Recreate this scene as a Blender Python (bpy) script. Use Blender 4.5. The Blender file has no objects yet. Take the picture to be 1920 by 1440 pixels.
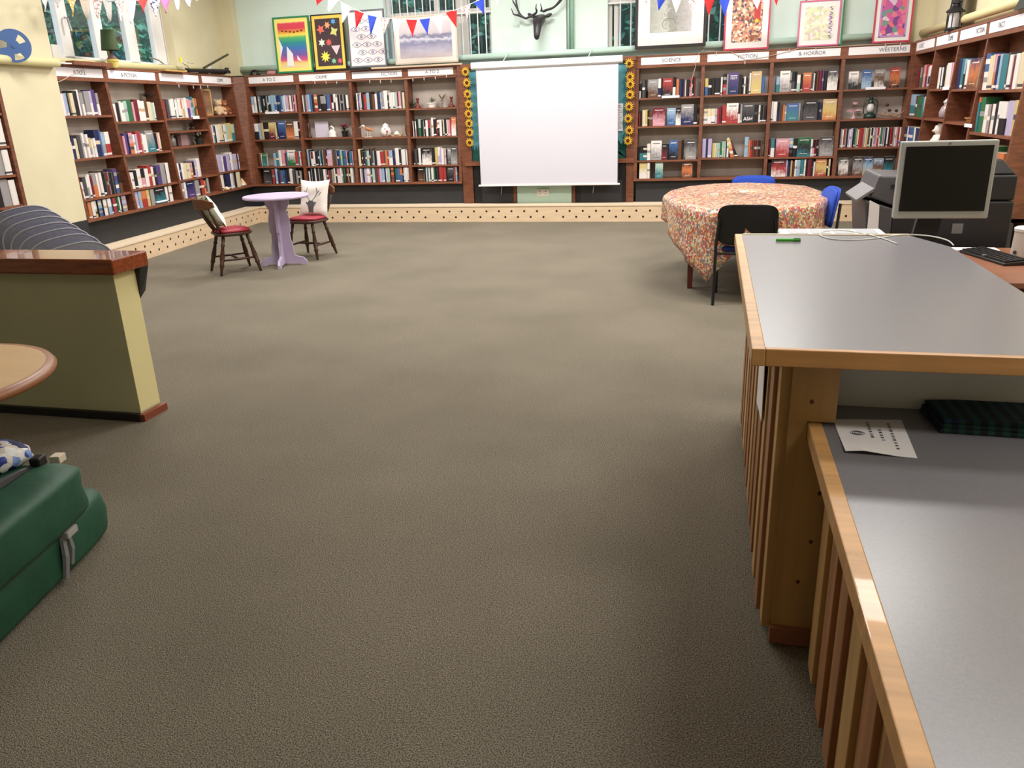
import bpy, bmesh, math, random
import numpy as np
from mathutils import Vector, Matrix

S = bpy.context.scene
COL = S.collection
R_ = math.radians

# ------------------------------------------------------------------ camera
# the room's axes: X along the far wall, Y towards it, the camera stands over (0, 0)
FPX, CH = 1480.0, 1.6
_p, _r, _a = R_(19.3), R_(2.1), R_(14.3)
_fw = np.array([0, math.cos(_p), -math.sin(_p)]); _rt = np.array([1, 0, 0.]); _up = np.array([0, math.sin(_p), math.cos(_p)])
_Z = np.array([[math.cos(_a), -math.sin(_a), 0], [math.sin(_a), math.cos(_a), 0], [0, 0, 1]])
RIG = _Z @ (math.cos(_r) * _rt - math.sin(_r) * _up)
UPV = _Z @ (math.cos(_r) * _up + math.sin(_r) * _rt)
FWD = _Z @ _fw
cam = bpy.data.cameras.new('camera'); cam.sensor_width = 36; cam.lens = 36 * FPX / 1920
cam.clip_start = .05; cam.clip_end = 200
co = bpy.data.objects.new('camera', cam); COL.objects.link(co)
M = Matrix(((RIG[0], UPV[0], -FWD[0], 0), (RIG[1], UPV[1], -FWD[1], 0), (RIG[2], UPV[2], -FWD[2], CH), (0, 0, 0, 1)))
co.matrix_world = M
S.camera = co

# ------------------------------------------------------------------ world, light, exposure
w = bpy.data.worlds.new('world'); S.world = w; w.use_nodes = True
bg = w.node_tree.nodes['Background']; bg.inputs[0].default_value = (.62, .8, 1, 1); bg.inputs[1].default_value = 5
S.view_settings.view_transform = 'Standard'; S.view_settings.look = 'None'
S.view_settings.exposure = 0.0; S.view_settings.gamma = 1; S.view_settings.use_curve_mapping = False
CEIL = 3.95
def ceiling_lamp(x, y, p, sx=1.3, sy=.6, c=(1, .965, .93)):
    l = bpy.data.lights.new('ceiling_lamp', 'AREA'); l.shape = 'RECTANGLE'; l.size = sx; l.size_y = sy
    l.energy = p; l.color = c
    o = bpy.data.objects.new('ceiling_lamp', l); COL.objects.link(o); o.location = (x, y, CEIL - .06)
for x in (-5.2, -2.4, .5):
    ceiling_lamp(x, 9.6, 120)
for x in (-4.6, -1.7, 1.2):
    ceiling_lamp(x, 6.2, 95)
ceiling_lamp(1.6, 3.9, 50)
ceiling_lamp(2.3, .8, 66)

# ------------------------------------------------------------------ measuring helpers (sight lines onto real planes)
CP = np.array([0, 0, CH])
def ray(x, y):
    return RIG * (x - 960) / FPX - UPV * (y - 720) / FPX + FWD
def onz(x, y, z=0.):
    d = ray(x, y); return CP + d * (z - CH) / d[2]
def atY(x, y, Y):
    d = ray(x, y); return CP + d * Y / d[1]
def zabove(b, x, y):
    d = ray(x, y); return CH + math.hypot(b[0], b[1]) / math.hypot(d[0], d[1]) * d[2]

class Frame:
    """a wall: s runs left to right, d into the room, z up"""
    def __init__(f, o, t, n): f.o = np.array(o); f.t = np.array(t); f.n = np.array(n)
    def P(f, s, d, z):
        q = f.o + f.t * s + f.n * d; return (q[0], q[1], z)
    def hit(f, x, y, df):
        d = df(1.3) if callable(df) else df
        for k in range(4):
            r = ray(x, y); q = f.o + f.n * d
            n = np.array([f.n[0], f.n[1], 0]); k_ = n @ (np.array([q[0], q[1], 0]) - CP) / (n @ r)
            h = CP + r * k_
            if callable(df): d = df(h[2])
        return float((h[:2] - q) @ f.t), float(h[2])
_k = math.hypot(.334, 3.415)
BK = Frame((0, 11.49), (1, 0), (0, -1))
LF = Frame((-6.655, 8.125), (-.334 / _k, 3.415 / _k), (3.415 / _k, .334 / _k))
RT = Frame((2.12, 0), (0, -1), (-1, 0))
fb = lambda z: -.20 - .10 * (z - .54) / 1.6
fl = lambda z: -.15 - .10 * (z - .54) / 1.6

# ------------------------------------------------------------------ materials
def lin(c):
    return tuple(((v / 255 + .055) / 1.055) ** 2.4 if v > 10 else v / 255 / 12.92 for v in c) + (1,)
MATS = {}
def mat(name, rgb, rough=.6, var=0, scale=8, bump=0, metal=0, stretch=None, spec=.5, coat=0, rgb2=None, detail=4, bscale=None):
    if name in MATS: return MATS[name]
    m = bpy.data.materials.new(name); m.use_nodes = True; nt = m.node_tree
    b = nt.nodes['Principled BSDF']; b.inputs['Roughness'].default_value = rough; b.inputs['Metallic'].default_value = metal
    b.inputs['Specular IOR Level'].default_value = spec; b.inputs['Coat Weight'].default_value = coat
    c = lin(rgb); b.inputs['Base Color'].default_value = c
    if var or rgb2 or bump:
        tc = nt.nodes.new('ShaderNodeTexCoord'); mp = nt.nodes.new('ShaderNodeMapping')
        nt.links.new(tc.outputs['Object'], mp.inputs[0])
        if stretch: mp.inputs['Scale'].default_value = stretch
        n = nt.nodes.new('ShaderNodeTexNoise'); n.inputs['Scale'].default_value = scale; n.inputs['Detail'].default_value = detail
        nt.links.new(mp.outputs[0], n.inputs[0])
        if var or rgb2:
            r = nt.nodes.new('ShaderNodeValToRGB'); e = r.color_ramp.elements
            if rgb2: a_, b_ = lin(rgb), lin(rgb2)
            else:
                a_ = tuple(max(0, v * (1 - var)) for v in c[:3]) + (1,); b_ = tuple(min(1, v * (1 + var)) for v in c[:3]) + (1,)
            e[0].position = .32; e[0].color = a_; e[1].position = .68; e[1].color = b_
            nt.links.new(n.outputs[0], r.inputs[0]); nt.links.new(r.outputs[0], b.inputs['Base Color'])
        if bump:
            bn = nt.nodes.new('ShaderNodeBump'); bn.inputs['Strength'].default_value = bump; bn.inputs['Distance'].default_value = .01
            src = n
            if bscale:
                src = nt.nodes.new('ShaderNodeTexNoise'); src.inputs['Scale'].default_value = bscale; nt.links.new(mp.outputs[0], src.inputs[0])
            nt.links.new(src.outputs[0], bn.inputs['Height']); nt.links.new(bn.outputs[0], b.inputs['Normal'])
    MATS[name] = m; return m
def nodes(m): return m.node_tree.nodes, m.node_tree.links

wood = mat('mahogany', (114, 68, 47), .42, .28, 3, stretch=(3, 3, 14))
woodh = mat('mahogany_shelf', (126, 76, 53), .42, .25, 3, stretch=(1.5, 8, 14))
backp = mat('back_panel_paint', (176, 164, 154), .85, .07, 1.3, stretch=(5, 5, .3))
cream = mat('cream_wall', (216, 207, 174), .8, .04, 2, bump=.1)
mint = mat('mint_wall', (216, 232, 224), .8, .03, 1.5)
mintd = mat('mint_pipe', (190, 218, 204), .5)
creamp = mat('cream_pipe', (222, 212, 160), .5)
black = mat('black_board', (42, 42, 44), .6, .1, 5)
blackp = mat('black_plastic', (22, 22, 25), .45)
blackm = mat('black_metal', (24, 24, 26), .4)
pinec = mat('birch_board', (222, 196, 162), .55, .07, 2, stretch=(2, 2, 12))
pinet = mat('birch_edge', (232, 212, 184), .55)
hole = mat('bore_hole', (40, 28, 20), .9)
white = mat('white_paint', (232, 230, 228), .5)
paper = mat('white_paper', (240, 236, 238), .8)
inkm = mat('grey_ink', (92, 88, 100), .8)
chrome = mat('brushed_metal', (180, 180, 184), .3, metal=1)
darkw = mat('dark_walnut', (66, 40, 28), .35, .25, 6, stretch=(4, 4, 10))
railw = mat('chair_rail_wood', (104, 62, 36), .35, .25, 6, stretch=(6, 6, 10))
redv = mat('red_vinyl', (150, 28, 48), .5, .1, 30)
lav = mat('lavender_paint', (184, 168, 198), .45, .04, 5)
lam = mat('grey_laminate', (122, 120, 126), .3, .06, 190, spec=.6, coat=0, detail=2)
pine = mat('pine', (206, 158, 102), .45, .16, 2.2, stretch=(1.5, 12, 12), coat=.15)
pinev = mat('pine_board_upright', (160, 112, 74), .5, .22, 2.0, stretch=(14, 14, 1.0))
pinep = mat('pine_panel', (190, 152, 98), .5, .14, 1.8, stretch=(10, 10, 1))
greyv = mat('slate_fabric', (142, 144, 164), .9, .1, 60)
greyp = mat('grey_piping', (176, 176, 188), .85)
bluef = mat('blue_fabric', (34, 70, 172), .9, .08, 60)
blued = mat('dark_blue_fabric', (22, 36, 92), .9, .08, 60)
greenb = mat('green_nylon', (24, 74, 52), .6, .18, 5, bump=.5, bscale=12)
grey = mat('mid_grey', (120, 118, 120), .5)
silver = mat('silver_plastic', (168, 168, 164), .4)
screenm = mat('monitor_glass', (16, 15, 14), .25)
teal = mat('teal_backing_paper', (92, 160, 172), .85, .05, 3)
grassm = mat('green_paper_grass', (20, 84, 72), .9)
scr = mat('projection_cloth', (212, 210, 219), .75)
deerm = mat('bronze_resin', (42, 38, 42), .38, .2, 12)
glassv = mat('clear_glass', (200, 205, 205), .08)
_b = glassv.node_tree.nodes['Principled BSDF']; _b.inputs['Transmission Weight'].default_value = .9
terra = mat('terracotta', (170, 96, 60), .7)
leafm = mat('leaf_green', (52, 84, 40), .6, .3, 12)

def carpet():
    m = mat('carpet_pile', (118, 110, 92), .95, 0, 8, spec=.1)
    N, L = nodes(m); b = N['Principled BSDF']
    tc = N.new('ShaderNodeTexCoord')
    n1 = N.new('ShaderNodeTexNoise'); n1.inputs['Scale'].default_value = 230; n1.inputs['Detail'].default_value = 3
    n2 = N.new('ShaderNodeTexNoise'); n2.inputs['Scale'].default_value = 1.2; n2.inputs['Detail'].default_value = 3
    n3 = N.new('ShaderNodeTexVoronoi'); n3.inputs['Scale'].default_value = 330
    for n in (n1, n2, n3): L.new(tc.outputs['Object'], n.inputs['Vector'])
    r = N.new('ShaderNodeValToRGB'); e = r.color_ramp.elements
    e[0].position = .34; e[0].color = lin((72, 67, 57)); e[1].position = .66; e[1].color = lin((156, 147, 130))
    L.new(n1.outputs[0], r.inputs[0])
    mx = N.new('ShaderNodeMix'); mx.data_type = 'RGBA'; mx.blend_type = 'MULTIPLY'; mx.inputs[0].default_value = .6
    r2 = N.new('ShaderNodeValToRGB'); e = r2.color_ramp.elements
    e[0].position = .3; e[0].color = (.78, .78, .78, 1); e[1].position = .7; e[1].color = (1.1, 1.1, 1.1, 1)
    L.new(n2.outputs[0], r2.inputs[0]); L.new(r.outputs[0], mx.inputs[6]); L.new(r2.outputs[0], mx.inputs[7])
    L.new(mx.outputs[2], b.inputs['Base Color'])
    bp = N.new('ShaderNodeBump'); bp.inputs['Strength'].default_value = .5; bp.inputs['Distance'].default_value = .006
    L.new(n3.outputs[0], bp.inputs['Height']); L.new(bp.outputs[0], b.inputs['Normal'])
    return m
carpetm = carpet()

def glassmat():
    m = bpy.data.materials.new('window_glass'); m.use_nodes = True; N, L = nodes(m)
    for n in list(N): N.remove(n)
    o = N.new('ShaderNodeOutputMaterial'); mx = N.new('ShaderNodeMixShader'); t = N.new('ShaderNodeBsdfTransparent'); g = N.new('ShaderNodeBsdfGlossy')
    g.inputs['Roughness'].default_value = .02; mx.inputs[0].default_value = .08
    L.new(t.outputs[0], mx.inputs[1]); L.new(g.outputs[0], mx.inputs[2]); L.new(mx.outputs[0], o.inputs[0]); return m
glassm = glassmat()

def ramp_mat(name, stops, axis=2, noise=0, nscale=5, rough=.6, spread=1.0, const=False):
    """colour along one generated axis, disturbed by noise"""
    if name in MATS: return MATS[name]
    m = bpy.data.materials.new(name); m.use_nodes = True; N, L = nodes(m); b = N['Principled BSDF']; b.inputs['Roughness'].default_value = rough
    tc = N.new('ShaderNodeTexCoord'); sp = N.new('ShaderNodeSeparateXYZ'); L.new(tc.outputs['Generated'], sp.inputs[0])
    n = N.new('ShaderNodeTexNoise'); n.inputs['Scale'].default_value = nscale; n.inputs['Detail'].default_value = 3; L.new(tc.outputs['Generated'], n.inputs['Vector'])
    a = N.new('ShaderNodeMath'); a.operation = 'MULTIPLY_ADD'; a.inputs[1].default_value = noise; a.inputs[2].default_value = -.5 * noise
    L.new(n.outputs[0], a.inputs[0])
    s = N.new('ShaderNodeMath'); s.operation = 'ADD'; L.new(sp.outputs[axis], s.inputs[0]); L.new(a.outputs[0], s.inputs[1])
    r = N.new('ShaderNodeValToRGB'); L.new(s.outputs[0], r.inputs[0]); L.new(r.outputs[0], b.inputs['Base Color'])
    if const: r.color_ramp.interpolation = 'CONSTANT'
    e = r.color_ramp.elements
    e[0].position = stops[0][0]; e[0].color = lin(stops[0][1]); e[1].position = stops[-1][0]; e[1].color = lin(stops[-1][1])
    for p_, c_ in stops[1:-1]:
        q = e.new(p_); q.color = lin(c_)
    MATS[name] = m; return m

def speckle_mat(name, base, cols, scale=60, rough=.6, thresh=None):
    """scattered flecks of several colours (a small print)"""
    m = bpy.data.materials.new(name); m.use_nodes = True; N, L = nodes(m); b = N['Principled BSDF']; b.inputs['Roughness'].default_value = rough
    tc = N.new('ShaderNodeTexCoord'); v = N.new('ShaderNodeTexVoronoi'); v.inputs['Scale'].default_value = scale; L.new(tc.outputs['Object'], v.inputs['Vector'])
    sp = N.new('ShaderNodeSeparateColor'); L.new(v.outputs['Color'], sp.inputs[0])
    r = N.new('ShaderNodeValToRGB'); r.color_ramp.interpolation = 'CONSTANT'; e = r.color_ramp.elements
    allc = [base] + cols
    e[0].position = 0; e[0].color = lin(allc[0]); e[1].position = 1 - 1 / len(allc); e[1].color = lin(allc[-1])
    for i, c_ in enumerate(allc[1:-1]):
        q = e.new((i + 1) / len(allc)); q.color = lin(c_)
    L.new(sp.outputs[0], r.inputs[0]); L.new(r.outputs[0], b.inputs['Base Color'])
    return m

# ------------------------------------------------------------------ mesh builder
class MB:
    def __init__(s): s.v = []; s.f = []; s.mi = []; s.mats = []
    def m(s, mt):
        if mt not in s.mats: s.mats.append(mt)
        return s.mats.index(mt)
    def add(s, vs, fs, mt):
        o = len(s.v); i = s.m(mt); s.v += [tuple(float(c) for c in v) for v in vs]
        for f in fs: s.f.append([o + k for k in f]); s.mi.append(i)
        return s
    def hexa(s, p, mt):
        """eight corners: bottom four then top four, same winding"""
        return s.add(p, [(3, 2, 1, 0), (4, 5, 6, 7), (0, 1, 5, 4), (1, 2, 6, 5), (2, 3, 7, 6), (3, 0, 4, 7)], mt)
    def box(s, x0, x1, y0, y1, z0, z1, mt):
        return s.hexa([(x0, y0, z0), (x1, y0, z0), (x1, y1, z0), (x0, y1, z0), (x0, y0, z1), (x1, y0, z1), (x1, y1, z1), (x0, y1, z1)], mt)
    def fbox(s, F, s0, s1, d0, d1, z0, z1, mt):
        """box in a wall's own frame; d0/d1 may be functions of z"""
        g = lambda d, z: d(z) if callable(d) else d
        return s.hexa([F.P(s0, g(d1, z0), z0), F.P(s1, g(d1, z0), z0), F.P(s1, g(d0, z0), z0), F.P(s0, g(d0, z0), z0),
                       F.P(s0, g(d1, z1), z1), F.P(s1, g(d1, z1), z1), F.P(s1, g(d0, z1), z1), F.P(s0, g(d0, z1), z1)], mt)
    def ring(s, rings, mt, cap=True, closed=True):
        n = len(rings[0]); vs = [p for r in rings for p in r]; fs = []
        for i in range(len(rings) - 1):
            for k in range(n if closed else n - 1):
                k2 = (k + 1) % n; fs.append((i * n + k, i * n + k2, (i + 1) * n + k2, (i + 1) * n + k))
        if cap: fs.append(tuple(range(n))[::-1]); fs.append(tuple((len(rings) - 1) * n + k for k in range(n)))
        return s.add(vs, fs, mt)
    def lathe(s, c, prof, mt, n=20, sx=1, sy=1, ax=None):
        rings = []
        for r, z in prof:
            rings.append([(c[0] + max(r, 1e-4) * sx * math.cos(2 * math.pi * k / n), c[1] + max(r, 1e-4) * sy * math.sin(2 * math.pi * k / n), c[2] + z) for k in range(n)])
        return s.ring(rings, mt)
    def tube(s, pts, r, mt, n=8, cap=True):
        pts = [Vector(p) for p in pts]; rs = r if isinstance(r, (list, tuple)) else [r] * len(pts); rings = []
        up = Vector((0, 0, 1)); last = None
        for i, p in enumerate(pts):
            t = (pts[min(i + 1, len(pts) - 1)] - pts[max(i - 1, 0)])
            if t.length < 1e-9: t = Vector((0, 0, 1))
            t.normalize()
            if last is None:
                a = t.cross(up if abs(t.z) < .9 else Vector((1, 0, 0))).normalized()
            else:
                a = (last - t * last.dot(t)).normalized()
            last = a; b_ = t.cross(a)
            rings.append([tuple(p + (a * math.cos(2 * math.pi * k / n) + b_ * math.sin(2 * math.pi * k / n)) * rs[i]) for k in range(n)])
        return s.ring(rings, mt, cap)
    def prism(s, poly, f0, f1, mt):
        """poly: 2D points; f0 / f1 place them in space on the two faces"""
        return s.ring([[f0(p) for p in poly], [f1(p) for p in poly]], mt)
    def build(s, name, parent=None, smooth=False, loc=None, bevel=0, fixn=True):
        me = bpy.data.meshes.new(name); me.from_pydata(s.v, [], s.f)
        for mt in s.mats: me.materials.append(mt)
        me.polygons.foreach_set('material_index', s.mi)
        if fixn:
            b = bmesh.new(); b.from_mesh(me); bmesh.ops.recalc_face_normals(b, faces=b.faces); b.to_mesh(me); b.free()
        if smooth:
            me.polygons.foreach_set('use_smooth', [True] * len(me.polygons))
        me.update(); o = bpy.data.objects.new(name, me); COL.objects.link(o)
        if smooth == 'auto':
            md = o.modifiers.new('es', 'EDGE_SPLIT'); md.split_angle = R_(38)
        if bevel:
            md = o.modifiers.new('bv', 'BEVEL'); md.width = bevel; md.segments = 2; md.limit_method = 'ANGLE'
        if parent: o.parent = parent; 
        if loc is not None: o.location = loc
        return o
def tag(o, label, cat, group=None, kind=None):
    if label: o['label'] = label
    if cat: o['category'] = cat
    if group: o['group'] = group
    if kind: o['kind'] = kind
    return o
def thing(name, label, cat, loc=(0, 0, 0), rz=0, group=None):
    o = bpy.data.objects.new(name, None); COL.objects.link(o); o.location = loc; o.rotation_euler = (0, 0, rz)
    o.empty_display_size = .05
    return tag(o, label, cat, group)
def struct(o): o['kind'] = 'structure'; return o
def copy_tree(o, parent=None):
    c = o.copy(); COL.objects.link(c); c.parent = parent
    for ch in list(o.children): copy_tree(ch, c)
    return c
def text_mesh(name, body, size, mt, parent, matrix, ext=.0008):
    cu = bpy.data.curves.new(name, 'FONT'); cu.body = body; cu.size = size; cu.extrude = ext; cu.align_x = 'CENTER'; cu.align_y = 'CENTER'
    t = bpy.data.objects.new(name, cu); COL.objects.link(t)
    dg = bpy.context.evaluated_depsgraph_get(); me = bpy.data.meshes.new_from_object(t.evaluated_get(dg))
    bpy.data.objects.remove(t); o = bpy.data.objects.new(name, me); COL.objects.link(o); me.materials.clear(); me.materials.append(mt)
    o.parent = parent; o.matrix_local = matrix; return o
def facing(F, s, d, z):
    """matrix that stands text up on a wall face"""
    p = F.P(s, d, z)
    return Matrix(((F.t[0], 0, F.n[0], p[0]), (F.t[1], 0, F.n[1], p[1]), (0, 1, 0, p[2]), (0, 0, 0, 1)))

# ------------------------------------------------------------------ room shell
XR, YB, YN = 2.62, 12.0, -4.2
wl = lambda s, d, z: LF.P(s, d, z)
LD = -.45
struct(MB().box(-8.4, 3.4, YN, 12.3, -.1, 0, carpetm).build('floor'))
struct(MB().box(-8.6, 3.6, YN, 12.4, CEIL, CEIL + .1, white).build('ceiling'))
struct(MB().box(-8.4, 3.4, YN - .2, YN, 0, CEIL, cream).build('wall_near'))
struct(MB().box(XR, XR + .25, YN, 12.3, 0, CEIL, cream).build('wall_right'))
def wall_holes(F, s0, s1, z0, z1, d, th, holes, m1, m2=None):
    """wall slab with rectangular openings"""
    b = MB(); xs = s0
    for (a, c, zb, zt) in sorted(holes):
        b.fbox(F, xs, a, d, d - th, z0, z1, m1)
        b.fbox(F, a, c, d, d - th, z0, zb, m1)
        if zt < z1: b.fbox(F, a, c, d, d - th, zt, z1, m1)
        xs = c
    b.fbox(F, xs, s1, d, d - th, z0, z1, m1); return b
# far wall windows
bw1 = (-4.80, -3.17, 2.30, 3.6); bw2 = (-1.50, .32, 2.30, 3.6)
struct(wall_holes(BK, -7.75, XR + .3, 0, CEIL, -.51, .3, [bw1, bw2], mint).build('wall_far'))
wa = LF.hit(90, 118, LD)[0]; wb = LF.hit(333, 122, LD)[0]
lw = (wa, wb, 2.28, 3.7)
struct(wall_holes(LF, -3.2, 4.2, 0, CEIL, LD, .3, [lw], cream).build('wall_left'))
_c = LF.P(-3.2, LD, 0)
struct(MB().box(_c[0] - .3, _c[0], YN, _c[1] + .05, 0, CEIL, cream).build('wall_left'))
# pier between the two runs of cases, corner pilaster, chimney-like pilaster on the far wall
s_p0 = LF.hit(44, 388, fl)[0]; s_p1 = LF.hit(96, 160, fl)[0]
struct(MB().fbox(LF, s_p0, s_p1, -.155, LD - .02, 0, CEIL, cream).build('wall_left'))
struct(MB().box(-7.62, -7.22, 11.86, 12.05, 2.215, CEIL, cream).build('trim_1'))
struct(MB().box(-7.6, -7.05, 11.97, 12.05, .2, 2.2, wood).build('trim_1'))
struct(MB().box(-2.735, -2.07, 11.93, 12.02, 2.2, CEIL, mat('pale_mint', (214, 232, 224), .8)).build('trim_2'))
struct(MB().box(2.36, 2.64, 11.88, 12.05, 2.2, CEIL, cream).build('trim_2'))

# ------------------------------------------------------------------ windows
def window(F, rect, d, mull, frame_m, name, bars=None, transom=None, lite=None):
    a, c, zb, zt = rect; t = .05
    root = bpy.data.objects.new(name, None); COL.objects.link(root); struct(root)
    b = MB(); dd = (d, d - .07)
    b.fbox(F, a, c, *dd, zb, zb + .06, frame_m); b.fbox(F, a, c, *dd, zt - .06, zt, frame_m)
    b.fbox(F, a, a + t, *dd, zb, zt, frame_m); b.fbox(F, c - t, c, *dd, zb, zt, frame_m)
    for m0, m1 in mull: b.fbox(F, m0, m1, *dd, zb, zt, frame_m)
    if transom:
        for z in transom: b.fbox(F, a, c, d + .005, d - .075, z, z + .07, frame_m)
    b.build('window_frame', root, bevel=.006)
    MB().fbox(F, a + .02, c - .02, d - .035, d - .04, zb + .02, zt - .02, glassm).build('pane', root)
    if bars:
        q = MB()
        for s_ in bars: q.tube([F.P(s_, d + .05, zb), F.P(s_, d + .05, zt)], .009, white)
        for z in (zb + .02, transom[0] if transom else zt - .02): q.fbox(F, a, c, d + .06, d + .04, z, z + .02, white)
        q.build('security_bars', root)
    return root
h = lambda x, y: LF.hit(x, y, LD - .1)[0]
lm = [(h(124, 100), h(143, 100)), (h(188, 100), h(204, 100)), (h(246, 100), h(264, 100)), (h(296, 100), h(316, 100))]
win1 = window(LF, lw, LD - .12, lm, white, 'window_1')
cb = MB(); s_ = (lm[0][0] + lm[0][1]) / 2
cb.tube([LF.P(s_, LD - .10, 2.74), LF.P(s_, LD - .06, 2.73), LF.P(s_ + .01, LD - .05, 2.6)], .012, chrome); cb.build('window_catch', win1)
cb = MB(); s_ = h(282, 118); cb.tube([LF.P(s_, LD - .1, 2.40), LF.P(s_ + .12, LD - .05, 2.37), LF.P(s_ + .25, LD - .06, 2.33)], .01, chrome); cb.build('window_catch', win1)
gframe = mat('window_grey_paint', (206, 200, 192), .6)
window(BK, bw1, -.60, [(-4.05, -3.98), (-3.72, -3.55)], gframe, 'window_2', [-4.68 + .118 * k for k in range(13)], [2.90])
window(BK, bw2, -.60, [(-1.42, -1.36), (-.62, -.5), (.1, .2)], gframe, 'window_3', [-1.33 + .15 * k for k in range(11)], [2.90])
# garden outside: leafy hedges
def hedge(name, label, o, t, n, length, zb, zt, seed, cnt, mt):
    rnd = random.Random(seed); b = MB()
    for k in range(cnt):
        s_ = rnd.random() * length; z = zb + rnd.random() * (zt - zb)
        d_ = .35 * math.sin(s_ * 2.3 + seed) * math.cos(z * 2.7) + rnd.uniform(-.2, .2)
        p = Vector((o[0] + t[0] * s_ - n[0] * d_, o[1] + t[1] * s_ - n[1] * d_, z)); L_ = rnd.uniform(.05, .11)
        a = Vector((rnd.gauss(0, 1), rnd.gauss(0, 1), rnd.gauss(0, .6))).normalized(); c = a.cross(Vector((rnd.gauss(0, 1), rnd.gauss(0, 1), rnd.gauss(0, 1)))).normalized()
        b.add([p - a * L_, p + c * L_ * .45, p + a * L_, p - c * L_ * .45], [(0, 1, 2, 3)], mt)
    # dense inner mass
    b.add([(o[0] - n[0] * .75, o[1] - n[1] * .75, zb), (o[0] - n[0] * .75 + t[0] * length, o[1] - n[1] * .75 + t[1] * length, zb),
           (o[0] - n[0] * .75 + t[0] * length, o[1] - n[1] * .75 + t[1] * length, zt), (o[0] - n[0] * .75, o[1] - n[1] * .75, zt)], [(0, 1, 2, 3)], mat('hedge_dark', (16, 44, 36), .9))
    return tag(b.build(name, fixn=False), label, 'hedge')
hl1 = mat('hedge_leaf', (92, 150, 124), .7, .35, 3)
hl2 = mat('hedge_leaf_dark', (48, 100, 78), .7, .3, 3)
o_ = LF.P(-1.4, -2.6, 0)
hedge('hedge', 'leafy green hedge outside the wide left window', o_, LF.t, LF.n, 8.5, 0, 4.6, 3, 9000, hl1)
hedge('hedge', 'dark green hedge outside the barred far windows', (-6.5, 14.2), (1, 0), (0, -1), 10, 0, 4.4, 5, 5200, hl2)
struct(MB().box(-13, 8, -6, 20, -.3, -.12, mat('earth', (60, 70, 50), .9)).build('ground'))

# ------------------------------------------------------------------ pipes on the walls
q = MB(); q.tube([(-7.2, 11.90, 2.30), (-2.75, 11.90, 2.30), (-2.70, 11.85, 2.30), (-2.1, 11.85, 2.30), (-2.02, 11.90, 2.30), (2.34, 11.90, 2.30)], .045, mintd, 12)
q.tube([(-1.99, 11.95, 2.3), (-1.99, 11.95, CEIL)], .025, mat('green_pipe', (150, 192, 170), .5), 10); q.tube([(-2.04, 11.96, 2.3), (-2.04, 11.96, CEIL)], .016, mintd, 8)
tag(q.build('heating_pipe', smooth=True), 'mint green pipe running above the far wall bookcases', 'pipe')
q = MB(); a0 = s_p0 - 2; 
q.tube([LF.P(a0, -.09, 2.20), LF.P(s_p1 - .04, -.09, 2.20), LF.P(s_p1 + .06, -.34, 2.24), LF.P(3.62, -.39, 2.27)], .042, creamp, 12)
tag(q.build('heating_pipe', smooth=True), 'cream pipe running along the left wall under the window', 'pipe')
q = MB(); q.tube([(2.52, 11.85, 2.31), (2.52, 7.0, 2.31)], .045, creamp, 12)
tag(q.build('heating_pipe', smooth=True), 'cream pipe above the right wall bookcase', 'pipe')

# ------------------------------------------------------------------ perforated low casing and black boards below the cases
def casing(F, s0, s1, name, holes_mode=0, d_in=-.30, ztop=.245):
    b = MB(); b.fbox(F, s0, s1, 0, -.03, 0, ztop - .02, pinec); b.fbox(F, s0, s1, .008, d_in, ztop - .02, ztop, pinet)
    n = 12; st = .192; k = 0; x = s0 + .1
    while x < s1 - .05:
        for (dx, z) in ((0, .155), (.096, .07)):
            c = F.P(x + dx, .0015, z)
            if x + dx < s1 - .04:
                b.add([F.P(x + dx + .016 * math.cos(2 * math.pi * i / n), .0015, z + .016 * math.sin(2 * math.pi * i / n)) for i in range(n)], [tuple(range(n))], hole)
        x += st
        k += 1
        if k % 9 == 5: x += .1
    return struct(b.build(name))
casing(BK, -6.98, 2.12, 'trim_3')
casing(LF, -3.0, 3.43, 'trim_4')
casing(RT, -11.49, -3, 'trim_5')
struct(MB().fbox(BK, -7.3, -3.64, -.27, -.30, .2, .56, black).build('trim_6'))
struct(MB().fbox(BK, -1.05, 2.4, -.27, -.30, .2, .56, black).build('trim_6'))
struct(MB().fbox(LF, s_p1, 3.75, -.25, -.28, .2, .56, black).build('trim_7'))
struct(MB().fbox(LF, -3.0, s_p1, -.15, -.18, .2, .58, black).build('trim_7'))
struct(MB().fbox(RT, -11.6, -7.3, -.27, -.30, .2, .56, black).build('trim_8'))

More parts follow.
